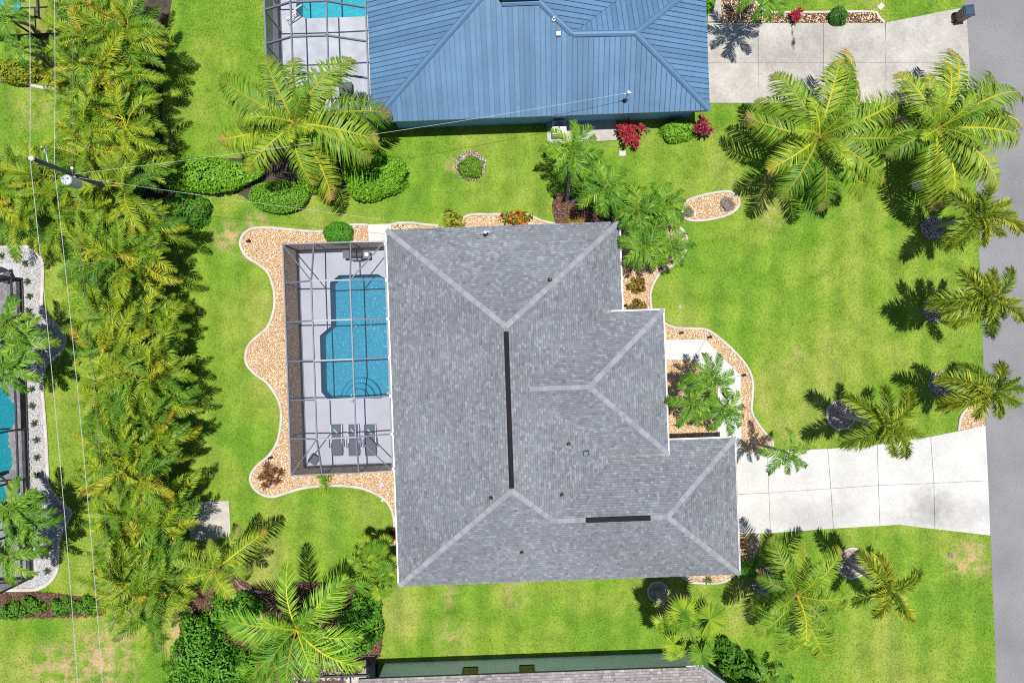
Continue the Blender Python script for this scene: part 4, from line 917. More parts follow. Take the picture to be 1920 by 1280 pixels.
# ------------------------------------------------------------------ palms
def lerp3(a, b, t): return tuple(x + (y - x) * t for x, y in zip(a, b))
def frond(name, L, n, ll, lw, a0, bend, c1, c2, mats, seed, vee=.25, fwd=.55, droop=.25, rows=1, s0=.14, sweep=0., rr=.035, tip=None, power=.75):
    rd = random.Random(seed); mb = MB(); K = 14; pts = [Vector((0, 0, 0))]; y = 0
    th = lambda s: R(a0) - R(bend) * s ** 1.25
    for k in range(K):
        s = (k + .5) / K; t = th(s); pts.append(pts[-1] + Vector((math.cos(t), sweep * s, math.sin(t))) * (L / K))
    def at(s):
        f = min(s, .9999) * K; i = int(f); return pts[i].lerp(pts[i + 1], f - i)
    mb.tube(pts[::2], [rr * (1 - .85 * k / (K // 2)) + .004 for k in range(K // 2 + 1)], 4, None, 1, cap=False)
    for k in range(n):
        s = s0 + (1 - s0) * (k + rd.uniform(.1, .9)) / n
        t = th(s); T = Vector((math.cos(t), sweep * s, math.sin(t))).normalized(); Nn = Vector((-math.sin(t), 0, math.cos(t)))
        q = (s - s0) / (1 - s0); prof = max(.12, math.sin(math.pi * (.16 + .80 * q)) ** power)
        for side in (-1, 1):
            for r_ in range(rows):
                l = ll * prof * rd.uniform(.82, 1.1); p = at(s)
                ve = vee + rd.uniform(-.12, .12) + (0 if rows == 1 else (r_ - (rows - 1) / 2) * 1.0)
                f = fwd * (.75 + .6 * q) + rd.uniform(-.17, .17)
                D = (Vector((0, side, 0)) * math.cos(ve) + Nn * math.sin(ve)).normalized() * math.cos(f) + T * math.sin(f)
                m_ = p + D * l * .5 - Vector((0, 0, droop * l * .12)); e_ = p + D * l * .96 - Vector((0, 0, droop * l))
                wv_ = (T - D * T.dot(D)).normalized() * lw * .5
                c = lerp3(c1, c2, rd.random()); jt = rd.uniform(.62, 1.28); c = tuple(x * jt for x in c)
                if tip and q > tip[0] + rd.uniform(-.12, .12): c = lerp3(c, tip[1], min(1, (q - tip[0]) * 2.5 + .35))
                mb.add([p - wv_ * .6, p + wv_ * .6, m_ + wv_, m_ - wv_, e_], [(0, 1, 2, 3), (3, 2, 4)], c, 0)
    me = mb.mesh(name, mats); me['reach'] = max(v[0] for v in mb.v); return me
def family(kind):
    out = {}
    if kind == 'coconut':
        g1, g2, br = (.105, .230, .014), (.265, .360, .028), (.40, .25, .11)
        for i in range(3):
            out.setdefault('up', []).append(frond('coconut_frond', 3.0, 54, .85, .052, 66, 62, g1, g2, [M['leaf'], M['rachis_y']], i, .15, .55, .35, sweep=(-.25, .1, .25)[i], rr=.045))
            out.setdefault('mid', []).append(frond('coconut_frond', 3.6, 66, 1.0, .054, 34, 74, g1, g2, [M['leaf'], M['rachis_y']], 10 + i, .0, .5, .45, sweep=(-.3, .05, .3)[i], rr=.05, tip=(.82, (.30, .25, .05))))
            out.setdefault('low', []).append(frond('coconut_frond', 3.6, 66, 1.02, .054, 12, 62, g1, g2, [M['leaf'], M['rachis_y']], 20 + i, -.15, .5, .5, sweep=(-.35, .0, .35)[i], rr=.05, tip=(.78, br)))
    elif kind == 'foxtail':
        g1, g2 = (.085, .165, .012), (.330, .390, .036)
        for i in range(3):
            out.setdefault('up', []).append(frond('foxtail_frond', 1.9, 30, .52, .052, 62, 60, g1, g2, [M['leaf'], M['rachis_g']], i, .15, .85, .15, rows=3, sweep=(-.2, 0, .2)[i], power=.35))
            out.setdefault('mid', []).append(frond('foxtail_frond', 2.2, 34, .70, .054, 38, 80, g1, g2, [M['leaf'], M['rachis_g']], 10 + i, .15, .62, .15, rows=3, sweep=(-.4, .1, .4)[i], power=.35, s0=.1))
            out.setdefault('low', []).append(frond('foxtail_frond', 2.2, 34, .70, .054, 20, 80, g1, g2, [M['leaf'], M['rachis_g']], 20 + i, .10, .62, .2, rows=3, sweep=(-.35, 0, .45)[i], power=.35, s0=.1))
    elif kind == 'adonidia':
        g1, g2 = (.040, .150, .012), (.185, .330, .028)
        for i in range(3):
            out.setdefault('up', []).append(frond('adonidia_frond', 1.5, 24, .40, .050, 60, 85, g1, g2, [M['leaf'], M['rachis_g']], i, .45, .75, .15, sweep=(-.2, 0, .2)[i], power=.5, s0=.10))
            out.setdefault('mid', []).append(frond('adonidia_frond', 1.8, 30, .50, .056, 40, 100, g1, g2, [M['leaf'], M['rachis_g']], 10 + i, .40, .75, .2, sweep=(-.3, .1, .3)[i], power=.5, s0=.10))
            out.setdefault('low', []).append(frond('adonidia_frond', 1.8, 30, .50, .056, 18, 85, g1, g2, [M['leaf'], M['rachis_g']], 20 + i, .25, .7, .25, sweep=(-.2, 0, .3)[i], power=.5, s0=.10))
    elif kind == 'areca':
        g1, g2 = (.100, .215, .014), (.255, .330, .026)
        for i in range(4):
            out.setdefault('up', []).append(frond('areca_frond', 2.3, 36, .60, .040, 68, 62, g1, g2, [M['areca'], M['rachis_y']], i, .55, .7, .15, sweep=(-.3, -.1, .15, .35)[i], rr=.022, s0=.2))
            out.setdefault('mid', []).append(frond('areca_frond', 2.9, 44, .66, .042, 48, 88, g1, g2, [M['areca'], M['rachis_y']], 10 + i, .50, .65, .25, sweep=(-.35, -.1, .2, .4)[i], rr=.022, s0=.2))
            out.setdefault('low', []).append(frond('areca_frond', 2.8, 44, .66, .042, 26, 88, g1, g2, [M['areca'], M['rachis_y']], 20 + i, .40, .65, .35, sweep=(-.3, 0, .2, .35)[i], rr=.022, s0=.2, tip=(.9, (.26, .2, .06))))
    elif kind == 'queen':
        g1, g2 = (.080, .225, .014), (.210, .370, .028)
        for i in range(3):
            out.setdefault('up', []).append(frond('queen_frond', 2.8, 40, .88, .052, 62, 60, g1, g2, [M['leaf'], M['rachis_y']], i, .3, .8, .15, sweep=(-.2, 0, .2)[i], rr=.04))
            out.setdefault('mid', []).append(frond('queen_frond', 3.4, 46, 1.0, .054, 36, 62, g1, g2, [M['leaf'], M['rachis_y']], 10 + i, .22, .75, .2, sweep=(-.25, 0, .25)[i], rr=.045))
            out.setdefault('low', []).append(frond('queen_frond', 3.4, 46, 1.0, .054, 20, 58, g1, g2, [M['leaf'], M['rachis_y']], 20 + i, .15, .75, .25, sweep=(-.3, 0, .25)[i], rr=.045))
    return out
DEADF = [frond('dead_frond', 3.0, 34, .6, .045, (-5, -35)[i], 45, (.22, .14, .08), (.36, .26, .16), [M['leaf'], M['trunkbrown']], 90 + i, -.5, .6, .6, sweep=(-.3, .3)[i], rr=.04) for i in range(2)]
FAM = {k: family(k) for k in ('coconut', 'foxtail', 'adonidia', 'areca', 'queen')}
prs = random.Random(21)
def put_frond(e, mesh, p, az, reach, roll=0.):
    k = reach / mesh['reach']
    inst('frond', mesh, e, Matrix.Translation(p) @ Matrix.Rotation(az, 4, 'Z') @ Matrix.Rotation(prs.uniform(-.14, .20), 4, 'Y') @ Matrix.Rotation(roll * 1.5, 4, 'X') @ Matrix.Diagonal((k, k, k * prs.uniform(.85, 1.1), 1)))
def trunk_part(e, base, top, r0, r1, m, name='trunk', lean=0.):
    K = 9; pts = []; rad = []
    base, top = Vector(base), Vector(top)
    for k in range(K + 1):
        t = k / K; s = t + lean * math.sin(math.pi * t) * .0
        p = base.lerp(top, t); p.x = base.x + (top.x - base.x) * t ** 1.3; p.y = base.y + (top.y - base.y) * t ** 1.3; pts.append(p)
        rad.append((r0 + (r1 - r0) * t) * (1.35 if k == 0 else 1.0))
    MB().tube(pts, rad, 12).build(name, m, e, True)
def palm(kind, cpx, z, label, tips=None, n=12, reach=1.8, base=None, nup=4, r=(.16, .11), group='palm trees', name='palm_tree', tm='trunk'):
    c = G(*cpx, z); b = G(*base) if base else Vector((c.x + prs.uniform(-.15, .15), c.y + prs.uniform(-.15, .15), 0))
    e = empty(name, (b.x, b.y, 0), label, 'palm', group); fam = FAM[kind]
    shaft = kind in ('foxtail', 'adonidia'); st_ = c - Vector((0, 0, .75 if shaft else .1))
    trunk_part(e, b, st_, r[0], r[1], M[tm])
    if shaft: MB().tube([st_, st_.lerp(c, .4), c + Vector((0, 0, .1))], [r[1] * 1.15, r[1] * 1.2, r[1] * .55], 10).build('crownshaft', M['shaft'], e, True)
    elif kind == 'coconut':
        bb = MB(); bb.lathe(c - Vector((0, 0, .35)), [(r[1], 0), (r[1]*1.9, .2), (r[1]*1.7, .4), (.05, .6)], 10); bb.build('crown_base', M['trunkbrown'], e, True)
    if tips:
        for i, (tx, ty) in enumerate(tips):
            dx, dy = tx - cpx[0], cpx[1] - ty; d = math.hypot(dx, dy) * (1 - z / H) / 30
            cls = 'low' if i % 3 == 2 else 'mid'
            if d < .5 * (3.2 if kind in ('coconut', 'queen') else 2.0): cls = 'up'
            put_frond(e, prs.choice(fam[cls]), c, math.atan2(dy, dx), d * prs.uniform(.98, 1.06), prs.uniform(-.2, .2))
    else:
        for i in range(n):
            put_frond(e, prs.choice(fam['low' if i % 3 == 2 else 'mid']), c, 2 * math.pi * (i + prs.uniform(-.3, .3)) / n + .4, reach * prs.uniform(.88, 1.12), prs.uniform(-.2, .2))
    if kind in ('coconut', 'queen') and reach > 2.5:
        for i in range(2): put_frond(e, DEADF[i], c - Vector((0, 0, .2)), prs.uniform(0, 6.28), reach * prs.uniform(.55, .8), prs.uniform(-.3, .3))
    a0 = prs.uniform(0, 6)
    for i in range(nup):
        put_frond(e, prs.choice(fam['up']), c + Vector((0, 0, .1)), a0 + 2 * math.pi * i / max(1, nup) + prs.uniform(-.4, .4), reach * prs.uniform(.55, .75), prs.uniform(-.2, .2))
    return e
CO = dict(group='coconut palms', name='coconut_palm', r=(.20, .14), reach=3.0)
palm('coconut', (553,232), 5.0, 'tall coconut palm leaning over the cage left of the blue roof', [(405,172),(498,105),(524,88),(635,100),(642,142),(712,186),(714,238),(694,300),(642,350),(568,346),(478,332),(410,280),(448,232),(600,330)], nup=5, base=(570,300), **CO)
palm('coconut', (1534,258), 4.6, 'large coconut palm left of the pair over the top right driveway', [(1449,132),(1437,172),(1500,125),(1545,121),(1596,116),(1634,110),(1706,205),(1690,279),(1399,247),(1434,319),(1462,372),(1571,384),(1640,352),(1668,322),(1660,165),(1520,340)], nup=6, base=(1490,300), **CO)
palm('coconut', (1756,242), 4.6, 'large coconut palm at the road edge, right of the pair', [(1687,129),(1779,113),(1845,84),(1884,132),(1920,141),(1925,180),(1909,240),(1925,262),(1871,291),(1874,335),(1830,348),(1752,385),(1662,310),(1668,238),(1800,370),(1722,150)], nup=6, base=(1690,285), **CO)
palm('coconut', (1490,1112), 4.6, 'coconut palm with yellow fronds on the lawn below the driveway', [(1433,1018),(1582,1045),(1606,1168),(1575,1182),(1552,1242),(1510,1215),(1467,1232),(1407,1182),(1397,1150),(1460,1040),(1545,1065),(1548,1140),(1425,1085),(1520,1030),(1440,1150)], nup=5, base=(1432,1088), **CO)
palm('coconut', (405,1066), 4.2, 'young coconut palm beside the concrete pad at the hedge foot', [(337,1030),(337,1094),(432,1126),(468,1082),(502,1015),(452,1001),(398,1012),(372,1112)], nup=3, base=(425,1050), **CO)
FX = dict(group='foxtail palms along the road', name='foxtail_palm', r=(.15, .12), reach=2.2, nup=3)
palm('foxtail', (1834,403), 4.2, 'bushy foxtail palm by the road, topmost of its row', [(1756,376),(1871,370),(1850,338),(1918,422),(1870,455),(1756,450),(1834,468),(1795,474),(1795,355),(1900,380)], base=(1748,427), **FX)
palm('foxtail', (1858,561), 5.0, 'foxtail palm by the road, second of its row from the top', [(1743,542),(1772,522),(1815,506),(1903,507),(1925,590),(1854,645),(1792,622),(1759,584),(1892,610),(1870,500)], base=(1752,580), **FX)
palm('foxtail', (1858,732), 4.4, 'foxtail palm by the road just above the driveway mouth', [(1762,684),(1812,668),(1904,674),(1925,765),(1877,793),(1759,754),(1822,790),(1920,718),(1790,775)], base=(1763,719), **FX)
palm('foxtail', (1660,798), 4.7, 'foxtail palm leaning over the upper driveway edge', [(1585,732),(1677,720),(1748,755),(1712,852),(1667,866),(1621,848),(1566,830),(1735,800)], base=(1576,777), **FX)
palm('foxtail', (1668,1105), 4.8, 'thin foxtail palm on the lawn below the driveway', [(1646,1026),(1592,1046),(1738,1090),(1708,1172),(1588,1116),(1655,1165)], base=(1590,1055), **FX)
AD = dict(name='adonidia_palm', r=(.11, .08), nup=2)
for (cx, cy, z, lb, rc, bs) in ((1075,284,4.2,'green adonidia palm rising in front of the grey equipment slab',1.75,(1063,375)), (1133,352,3.8,'adonidia palm right of the one by the equipment slab, same white foot',1.75,(1075,378)),
    (1197,392,3.6,'adonidia palm straddling the top right corner of the grey roof',1.6,(1165,420)), (1246,384,3.2,'adonidia palm beside the oval gravel bed',1.5,(1235,415)), (1208,462,3.4,'yellowish adonidia palm right of the grey roof corner',1.6,(1180,452)), (1258,462,3.0,'dark green adonidia palm at the white curved edging',1.3,(1240,470)), (1168,372,3.0,'low adonidia palm hugging the top right roof corner',1.2,(1150,410))):
    palm('adonidia', (cx, cy), z, lb, n=13, reach=rc, base=bs, group='adonidia palms at the roof corner', **AD)
for (cx, cy, z, lb, rc) in ((1334,712,4.0,'topmost of three adonidia palms in the entry bed',1.6), (1298,757,3.8,'left of three adonidia palms in the entry bed, touching the gutter',1.6), (1358,770,3.9,'lower right of three adonidia palms in the entry bed',1.5)):
    palm('adonidia', (cx, cy), z, lb, n=11, reach=rc*.95, base=(1338,742), group='adonidia palms in the entry bed', **AD)
palm('adonidia', (1479,850), 5.2, 'single star shaped adonidia palm over the driveway corner', [(1478,802),(1424,838),(1437,880),(1472,890),(1516,870),(1527,840),(1500,882)], reach=1.2, base=(1410,828), group='adonidia palms by the driveway', **AD)
for (cx, cy, lb, z, rc, bs) in ((12,606,'upper of three adonidia palms in the left gravel bulge',4.4,1.9,(78,628)), (40,640,'rightmost of three adonidia palms in the left gravel bulge',4.0,2.0,(100,638)), (14,692,'lower of three adonidia palms in the left gravel bulge',4.2,1.9,(80,655)),
    (20,955,'upper of the adonidia palms over the spa at left',4.4,2.0,(100,955)), (58,985,'rightmost of the adonidia palms over the spa at left',4.0,1.9,(110,970)), (18,1040,'lowest of the adonidia palms over the spa at left',4.2,2.1,(85,1010)), (4,30,'adonidia palm in the top left corner over the pool',4.0,1.6,(60,50)), (40,92,'adonidia palm over the tan deck at the top left',3.6,1.25,(80,110))):
    palm('adonidia', (cx, cy), z, lb, n=12, reach=rc*.86, base=bs, group='adonidia palms at the left edge', **AD)
palm('adonidia', (1438,-22), 5.0, 'adonidia palm peeking in at the top edge beside the blue roof', n=10, reach=1.9, base=(1388,14), group='adonidia palms at the top edge', **AD)
palm('queen', (556,1178), 4.4, 'broad queen palm with long combed fronds at the lower left', [(542,1049),(652,1080),(665,1105),(678,1190),(677,1254),(413,1184),(420,1150),(500,1148),(446,1272),(528,1285),(600,1270),(470,1225)], nup=4, reach=3.0, base=(562,1165), group='queen palms', name='queen_palm', r=(.2, .15))
palm('queen', (520,1248), 3.4, 'bright young queen palm below the broad one at the bottom edge', n=9, reach=2.2, base=(530,1225), group='queen palms', name='queen_palm', r=(.14, .1), nup=3)
palm('adonidia', (1440,1278), 1.6, 'dark low palm at the bottom edge right of the brown roof', n=9, reach=1.5, group='low palms', **AD)
# fan palms
def fan_leaf(seed, rad=.75, pet=.9, a0=40, c1=(.08,.20,.016), c2=(.25,.37,.03)):
    rd = random.Random(seed); mb = MB(); e = R(a0); end = Vector((pet*math.cos(e), 0, pet*math.sin(e)))
    mb.tube([(0,0,0), end*.5 + Vector((0,0,.04)), end], [.025,.02,.015], 4, None, 1, cap=False)
    ux = Vector((math.cos(e*.2), 0, math.sin(e*.2)-.25)).normalized(); uy = Vector((0,1,0)); un = ux.cross(uy); n = 26
    for k in range(n):
        a = R(-150 + 300*(k+.5)/n); l = rad*rd.uniform(.9,1.08)*(1 - .15*abs(a)/2.6); D = ux*math.cos(a) + uy*math.sin(a); S = -ux*math.sin(a) + uy*math.cos(a)
        w_ = l*.62*math.tan(R(150/n))*1.05; z = Vector((0,0,-1)); c = lerp3(c1, c2, rd.random())
        m0, m1 = end + D*l*.62 - S*w_ + un*.0, end + D*l*.62 + S*w_; rid = end + D*l*.60 + un*.03
        mb.add([end, m0, rid, m1], [(0,1,2), (0,2,3)], c); mb.add([m0, rid, m1, end + D*l + z*l*.16*rd.uniform(.5,1.6)], [(0,3,1), (1,3,2)], c)
    me = mb.mesh('fan_frond', [M['leaf'], M['rachis_g']]); me['reach'] = max(v[0] for v in mb.v); return me
FAN = [fan_leaf(i, .62, 1.1, (55, 40, 20, 5, 30)[i]) for i in range(5)]
FAND = [fan_leaf(40+i, .6, .9, (-20, -45)[i], (.28,.19,.11), (.36,.26,.16)) for i in range(2)]
def fanpalm(cpx, z, base, label, n, reach, dead=0):
    c = G(*cpx, z); b = G(*base); e = empty('fan_palm', (b.x, b.y, 0), label, 'palm', 'fan palms')
    trunk_part(e, b, c - Vector((0,0,.1)), .19, .15, M['trunk']); 
    if z > 4: trunk_part(e, b.lerp(c, .42), c, .22, .24, M['trunkbrown'], 'fibre_sleeve')
    for i in range(n): put_frond(e, prs.choice(FAN), c, i*2.399 + prs.uniform(-.2,.2), reach*(.55 + .5*i/n), prs.uniform(-.4,.4))
    for i in range(dead): put_frond(e, FAND[i % 2], c - Vector((0,0,.25)), R(95) + i*.13 + prs.uniform(-.25,.25), reach*.7, prs.uniform(-.4,.4))
fanpalm((1288,1172), 4.6, (1233,1108), 'shaggy fan palm with dead brown skirt below the grey roof', 34, 2.2, 12)
for (cx, cy, lb) in ((700,1040,'upper fan palm at the lower left roof corner'), (716,1078,'lower fan palm at the lower left roof corner'), (690,1068,'left fan palm at the lower left roof corner')): fanpalm((cx, cy), 2.3, (cx+8, cy-6), lb, 18, 1.6)
# areca hedge
def areca(x, y, h, spread, n, label, seed):
    rd = random.Random(seed); e = empty('areca_palm', (x, y, 0), label, 'palm', 'areca palms in the tall hedge'); stem = MB(); fam = FAM['areca']
    ns = 6
    for s in range(ns):
        a = 2*math.pi*s/ns + rd.uniform(-.4,.4); rr = spread*rd.uniform(.4, 1.0); hh = h*rd.uniform(.72, 1.05)
        top = Vector((x + rr*math.cos(a), y + rr*math.sin(a), hh)); stem.tube([(x + .25*math.cos(a), y + .25*math.sin(a), 0), top.lerp(Vector((x, y, 0)), .5), top], [.05,.045,.035], 5)
        for k in range(n):
            az = a + rd.uniform(-1.9, 1.9) + (k % 2)*.4; cls = ('up', 'mid', 'mid', 'low')[k % 4]
            m = rd.choice(fam[cls]); put_frond(e, m, top, az, m['reach']*rd.uniform(.62, 1.05), rd.uniform(-.45, .45))
    stem.build('stems', M['shaft'], e)
NTH = ['topmost', 'second', 'third', 'fourth', 'fifth', 'sixth', 'seventh', 'eighth', 'ninth', 'tenth', 'eleventh', 'twelfth', 'thirteenth', 'fourteenth', 'fifteenth', 'sixteenth', 'seventeenth', 'eighteenth', 'nineteenth', 'twentieth']
rd = random.Random(9); yy = 19.0; row = 0; k = 0
def band(y):                                 # left and right stem rows of the hedge at this depth
    T = ((21, -24.2, -22.5), (9.5, -24.0, -22.3), (7, -24.0, -21.3), (3, -23.1, -21.3), (-8, -22.5, -20.8), (-13, -22.0, -20.5), (-18, -21.4, -20.3))
    for (y0, a0, b0), (y1, a1, b1) in zip(T[:-1], T[1:]):
        if y <= y0 and y >= y1: t = (y0 - y) / (y0 - y1); return a0 + (a1 - a0) * t, b0 + (b1 - b0) * t
    return T[0][1:]
while yy > -15.0:
    for sd, x in enumerate(band(yy)):
        areca(x + rd.uniform(-.3, .3), yy + rd.uniform(-.3, .3) - (.9 if sd else 0), rd.uniform(2.8, 4.6), .75, 7, f"areca palm clump on the {('wire', 'lawn')[sd]} side of the tall hedge, {NTH[row]} from the top", 100 + k); k += 1
    yy -= 1.95; row += 1
for px, py in ((30,330),(90,345),(20,395),(85,400),(-20,360)):
    p = G(px, py, 3.5); areca(p.x, p.y, rd.uniform(2.6,3.6), .7, 5, {30: 'areca clump at the foot of the two bright wires, just below the pole top', 90: 'areca clump directly below the transformer', 20: 'lower areca clump above the white gravel bed at the left', 85: 'areca clump between the two bright wires below the pole', -20: 'areca clump cut by the left edge below the pole', 40: 'areca clump behind the yellow green hedge at the top left'}[px], 300 + k); k += 1

# ------------------------------------------------------------------ shrubs
def leaves(mb, c, rx, ry, h, n, size, c1, c2, rd, bump=.12, flat=False, dark=None):
    ph = [rd.uniform(0, 6.28) for _ in range(6)]
    for _ in range(n):
        u = rd.random(); a = rd.uniform(0, 2*math.pi); zc = u if not flat else u ** .7; rr = math.sqrt(max(0, 1 - zc*zc))
        if flat: rr = min(1, rr * 1.25 + .05)
        k = 1 + bump*(math.sin(3*a+ph[0]) + math.sin(5*a+ph[1]+4*zc) + math.sin(7*zc+ph[2]+2*a)) * .5; k *= rd.uniform(.86, 1.04)
        p = Vector((c[0] + rx*rr*math.cos(a)*k, c[1] + ry*rr*math.sin(a)*k, max(.04, c[2] + h*zc*k)))
        nrm = Vector((math.cos(a)*rr/rx, math.sin(a)*rr/ry, zc/h)).normalized(); nrm = (nrm + Vector((rd.uniform(-.7,.7), rd.uniform(-.7,.7), rd.uniform(0,.9)))).normalized()
        t = nrm.cross(Vector((rd.uniform(-1,1), rd.uniform(-1,1), rd.uniform(-1,1)))).normalized(); b = nrm.cross(t); s = size*rd.uniform(.7, 1.3)
        jt = rd.uniform(.7, 1.25); cc = tuple(x*jt for x in lerp3(c1, c2, rd.random()))
        mb.add([p - t*s, p + b*s*.5, p + t*s, p - b*s*.5], [(0,1,2,3)], cc)
def shrub(px, py, rx, ry, h, n, size, c1, c2, label, seed, cat='shrub', group='shrubs', flat=False, bump=.12, flowers=None, name='shrub', zc=None):
    p = G(px, py, h*.6 if zc is None else zc); rd = random.Random(seed); e = empty(name, (p.x, p.y, 0), label, cat, group); mb = MB()
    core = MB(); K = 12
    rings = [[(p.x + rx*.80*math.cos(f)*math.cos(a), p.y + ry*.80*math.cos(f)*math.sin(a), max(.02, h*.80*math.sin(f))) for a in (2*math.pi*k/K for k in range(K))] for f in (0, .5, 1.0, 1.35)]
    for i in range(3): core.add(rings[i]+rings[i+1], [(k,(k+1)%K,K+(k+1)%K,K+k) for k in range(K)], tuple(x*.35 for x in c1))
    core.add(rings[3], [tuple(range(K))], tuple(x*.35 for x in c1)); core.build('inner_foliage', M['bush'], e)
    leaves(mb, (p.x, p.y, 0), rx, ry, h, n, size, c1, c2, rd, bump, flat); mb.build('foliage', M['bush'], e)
    if flowers:
        fb = MB(); leaves(fb, (p.x, p.y, .05), rx, ry, h*1.02, flowers[1], size*.9, flowers[0], flowers[0], rd, bump); fb.build('flowers', M['bush'], e)
    return e
HG1, HG2 = (.090, .260, .012), (.210, .400, .022)
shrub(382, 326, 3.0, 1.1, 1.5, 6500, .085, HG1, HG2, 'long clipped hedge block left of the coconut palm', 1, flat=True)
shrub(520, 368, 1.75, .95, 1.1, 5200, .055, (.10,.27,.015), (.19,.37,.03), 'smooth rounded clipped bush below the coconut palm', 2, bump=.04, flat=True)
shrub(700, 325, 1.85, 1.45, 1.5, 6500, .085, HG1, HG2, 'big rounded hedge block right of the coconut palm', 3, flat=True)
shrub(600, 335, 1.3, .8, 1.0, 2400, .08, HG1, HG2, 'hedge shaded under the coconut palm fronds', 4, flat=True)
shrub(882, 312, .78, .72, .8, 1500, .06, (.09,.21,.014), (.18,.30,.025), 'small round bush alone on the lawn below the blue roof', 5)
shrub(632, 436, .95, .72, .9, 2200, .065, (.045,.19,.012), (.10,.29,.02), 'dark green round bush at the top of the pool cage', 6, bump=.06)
for k, (px, py, lb) in enumerate(((1195,535,'upper bronze green shrub in the front gravel bed'), (1197,576,'lower bronze green shrub in the front gravel bed'))): shrub(px, py, .55, .44, .5, 520, .085, (.13,.06,.014), (.24,.20,.03), lb, 10+k, bump=.35)

shrub(967, 409, .80, .45, .7, 500, .085, (.10,.15,.015), (.20,.24,.03), 'orange flowering shrub at the top eave', 15, bump=.45, flowers=((.62,.15,.02), 260))
shrub(848, 411, .60, .50, .6, 330, .12, (.20,.24,.02), (.32,.32,.03), 'yellow green shrub at the top eave', 16, bump=.45)
shrub(1080, 418, .7, .35, .45, 700, .06, (.18,.13,.015), (.34,.22,.02), 'yellow flowering shrub under the adonidia palms', 17)
shrub(1272, 243, 1.1, .72, .9, 2000, .075, (.10,.27,.015), (.22,.40,.03), 'bright green shrub between the two red ti plants', 18)
shrub(1574, 28, .6, .55, .7, 1100, .075, (.03,.11,.012), (.06,.17,.02), 'round dark green shrub in the bed above the top driveway', 19)
shrub(1330, -2, .5, .7, .9, 900, .07, HG1, HG2, 'green shrub in the top corner beside the blue roof', 20)
shrub(345, 395, 1.4, 1.2, 1.3, 2600, .085, (.035,.15,.012), (.10,.26,.018), 'dark green shrub with red flowers at the hedge edge', 21, flowers=((.42,.02,.05), 40))
shrub(22, 130, 1.7, .8, 1.2, 2400, .07, (.17,.23,.015), (.30,.33,.02), 'yellow green hedge at the top left edge', 22)
shrub(218, 352, .7, .6, 3.4, 900, .085, HG1, HG2, 'bright green leafy shrub under the utility pole', 23)
for k, (px, py, rx, ry, h, lb) in enumerate(((365,1215,1.5,1.9,2.2,'large dark green bush left of the broad queen palm'), (440,1150,1.5,1.1,1.6,'dark green bush between the coconut and queen palms'), (350,1278,1.6,1.0,1.5,'dark green bush at the bottom edge left'), (420,1262,1.6,1.2,2.0,'bright speckled bush below the large dark bush'), (676,1165,1.25,1.5,1.5,'dark green bush right of the broad queen palm'), (610,1125,1.2,.7,1.2,'shaded bush under the queen palm fronds'), (645,1215,1.3,.9,1.3,'low green bush under the right queen palm fronds'))):
    shrub(px, py, rx, ry, h, int(900*rx*ry)+900, .10, (.040,.180,.014), (.150,.330,.025), lb, 30+k, bump=.25)
for k, (px, lb) in enumerate(((14,'leftmost'),(55,'second from left'),(113,'third from left'),(158,'rightmost'))): shrub(px, 1138 + (10 if k == 0 else 0), .72, .55, .7, 800, .09, (.05,.16,.012), (.11,.24,.02), f'{lb} of four green shrubs in the red mulch strip', 50+k, bump=.25)
shrub(1370, 1235, .9, .9, 1.3, 1300, .12, (.04,.14,.012), (.09,.21,.02), 'leafy shrub at the clipped corner of the brown roof', 60, bump=.3)
shrub(1405, 1265, .8, .8, 1.0, 1000, .11, (.04,.14,.012), (.09,.21,.02), 'lower leafy shrub beside the brown roof at the bottom', 61, bump=.3)
# rosettes (ti plants, bromeliads, clumps)
def rosette(mb, c, n, l, w_, c1, c2, rd, up=.7):
    for k in range(n):
        a = k*2.399 + rd.uniform(-.3,.3); el = up*(1 - k/n)*1.3 + .15; ll = l*rd.uniform(.75,1.15); D = Vector((math.cos(a)*math.cos(el), math.sin(a)*math.cos(el), math.sin(el))); S = Vector((-math.sin(a), math.cos(a), 0))
        m_ = c + D*ll*.55; t = c + D*ll*.98 - Vector((0,0,.22*ll)); cc = lerp3(c1, c2, rd.random()); jt = rd.uniform(.75,1.2); cc = tuple(x*jt for x in cc)
        mb.add([c - S*w_*.3, c + S*w_*.3, m_ + S*w_, m_ - S*w_, t], [(0,1,2,3),(3,2,4)], cc)
def spiky(px, py, label, heads, l, w_, c1, c2, seed, h=.5, spread=.4, cat='plant', group=None, name='spiky_plant', n=16):
    p = G(px, py, h); rd = random.Random(seed); e = empty(name, (p.x, p.y, 0), label, cat, group); stem = MB()
    for k in range(heads):
        a = k*2.4; rr = spread*math.sqrt(k/max(1, heads)); hh = h*rd.uniform(.6,1.1); c = Vector((p.x + rr*math.cos(a), p.y + rr*math.sin(a), hh)); mb = MB()
        rosette(mb, c, n, l, w_, c1, c2, rd); mb.build('leaf_rosette', M['bush'], e); stem.tube([(c.x, c.y, 0), c], .025, 5)
    stem.build('stem', M['trunkbrown'], e)
RD1, RD2 = (.20,.012,.022), (.40,.035,.06)
spiky(1183, 248, 'large red ti plant below the blue roof', 11, .42, .05, RD1, RD2, 1, .9, .75, name='ti_plant', group='red ti plants')
spiky(1319, 238, 'dark red ti plant at the blue roof corner', 7, .42, .05, (.14,.01,.03), (.30,.03,.06), 2, .9, .5, name='ti_plant', group='red ti plants')
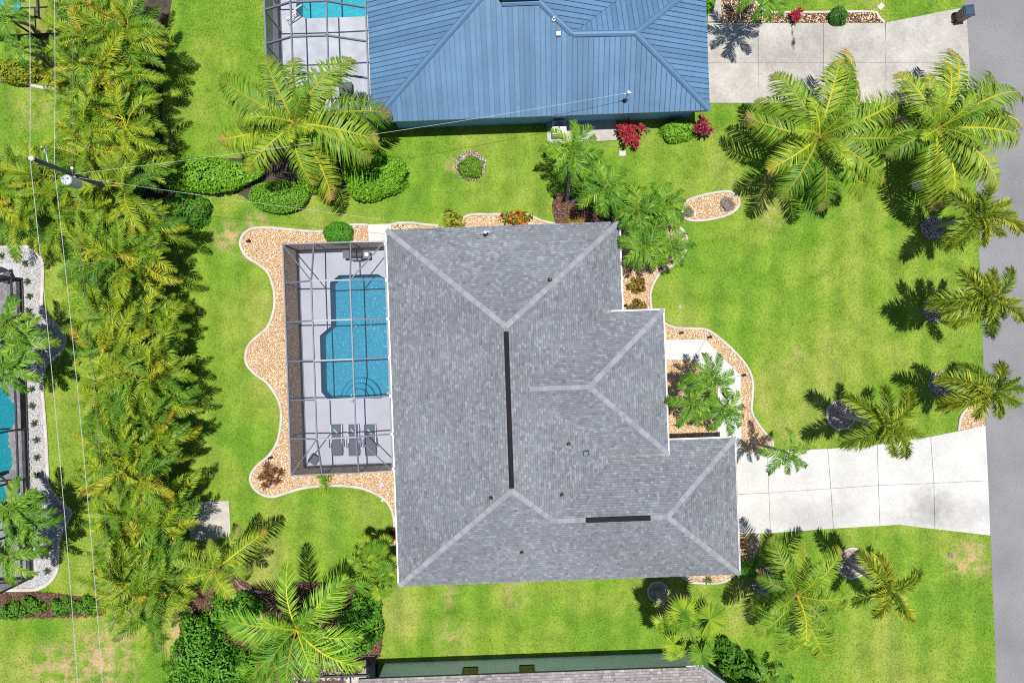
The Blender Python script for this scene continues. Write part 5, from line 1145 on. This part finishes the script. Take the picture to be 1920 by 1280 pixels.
spiky(1494, 27, 'small red ti plant in the bed above the top driveway', 4, .38, .045, RD1, RD2, 3, .6, .3, name='ti_plant', group='red ti plants')
spiky(505, 892, 'reddish brown grassy clump in the rounded gravel bed end', 9, .42, .03, (.12,.035,.022), (.22,.12,.04), 14, .3, .75, n=22)
spiky(608, 899, 'bright green grassy plant below the pool cage', 4, .45, .035, (.10,.22,.015), (.22,.32,.03), 4, .2, .5)
spiky(1405, 1065, 'bright green spiky plant at the lower right roof corner', 6, .7, .05, (.06,.20,.015), (.13,.28,.02), 5, .5, .7)
spiky(1328, 1087, 'small agave under the lower right eave', 1, .40, .035, (.10,.17,.06), (.16,.22,.09), 6, .12, 0)
spiky(738, 1000, 'rust brown plant beside the lower left wall', 4, .35, .035, (.10,.03,.015), (.17,.07,.03), 7, .3, .3)
spiky(752, 925, 'small brown plant at the wall above the lawn corner', 2, .3, .03, (.10,.03,.015), (.17,.07,.03), 8, .2, .2)
spiky(1395, 1020, 'bare brown cycad like plant in the gravel by the garage', 2, .5, .03, (.20,.11,.05), (.30,.17,.08), 9, .15, .2)
spiky(620, 1108, 'dark purple bromeliad near the queen palm', 5, .35, .05, (.03,.02,.03), (.06,.04,.06), 10, .2, .5)
spiky(1215, 245, 'pale small plant between ti plant and bright shrub', 2, .25, .03, (.14,.2,.06), (.2,.26,.1), 11, .15, .2)
for k, (px, py) in enumerate(((28,478),(48,494),(52,528),(56,555),(54,583),(60,729),(61,760),(65,794),(69,824),(69,857),(69,890),(87,1040),(89,1070),(3,480))):
    spiky(px, py, ('small dark grass tuft in the white gravel bed, ' + ('second from the top', 'third from the top', 'fourth from the top', 'fifth from the top', 'just above the palm bulge', 'just below the palm bulge', 'second below the palm bulge', 'third below the palm bulge', 'fourth below the palm bulge', 'fifth below the palm bulge', 'beside the spa', 'lowest but one', 'lowest', 'at the left frame edge')[k]), 1, .34, .03, (.045,.085,.03), (.09,.13,.05), 70+k, .08, 0, group='grass tufts in the white gravel', name='grass_tuft', n=18)
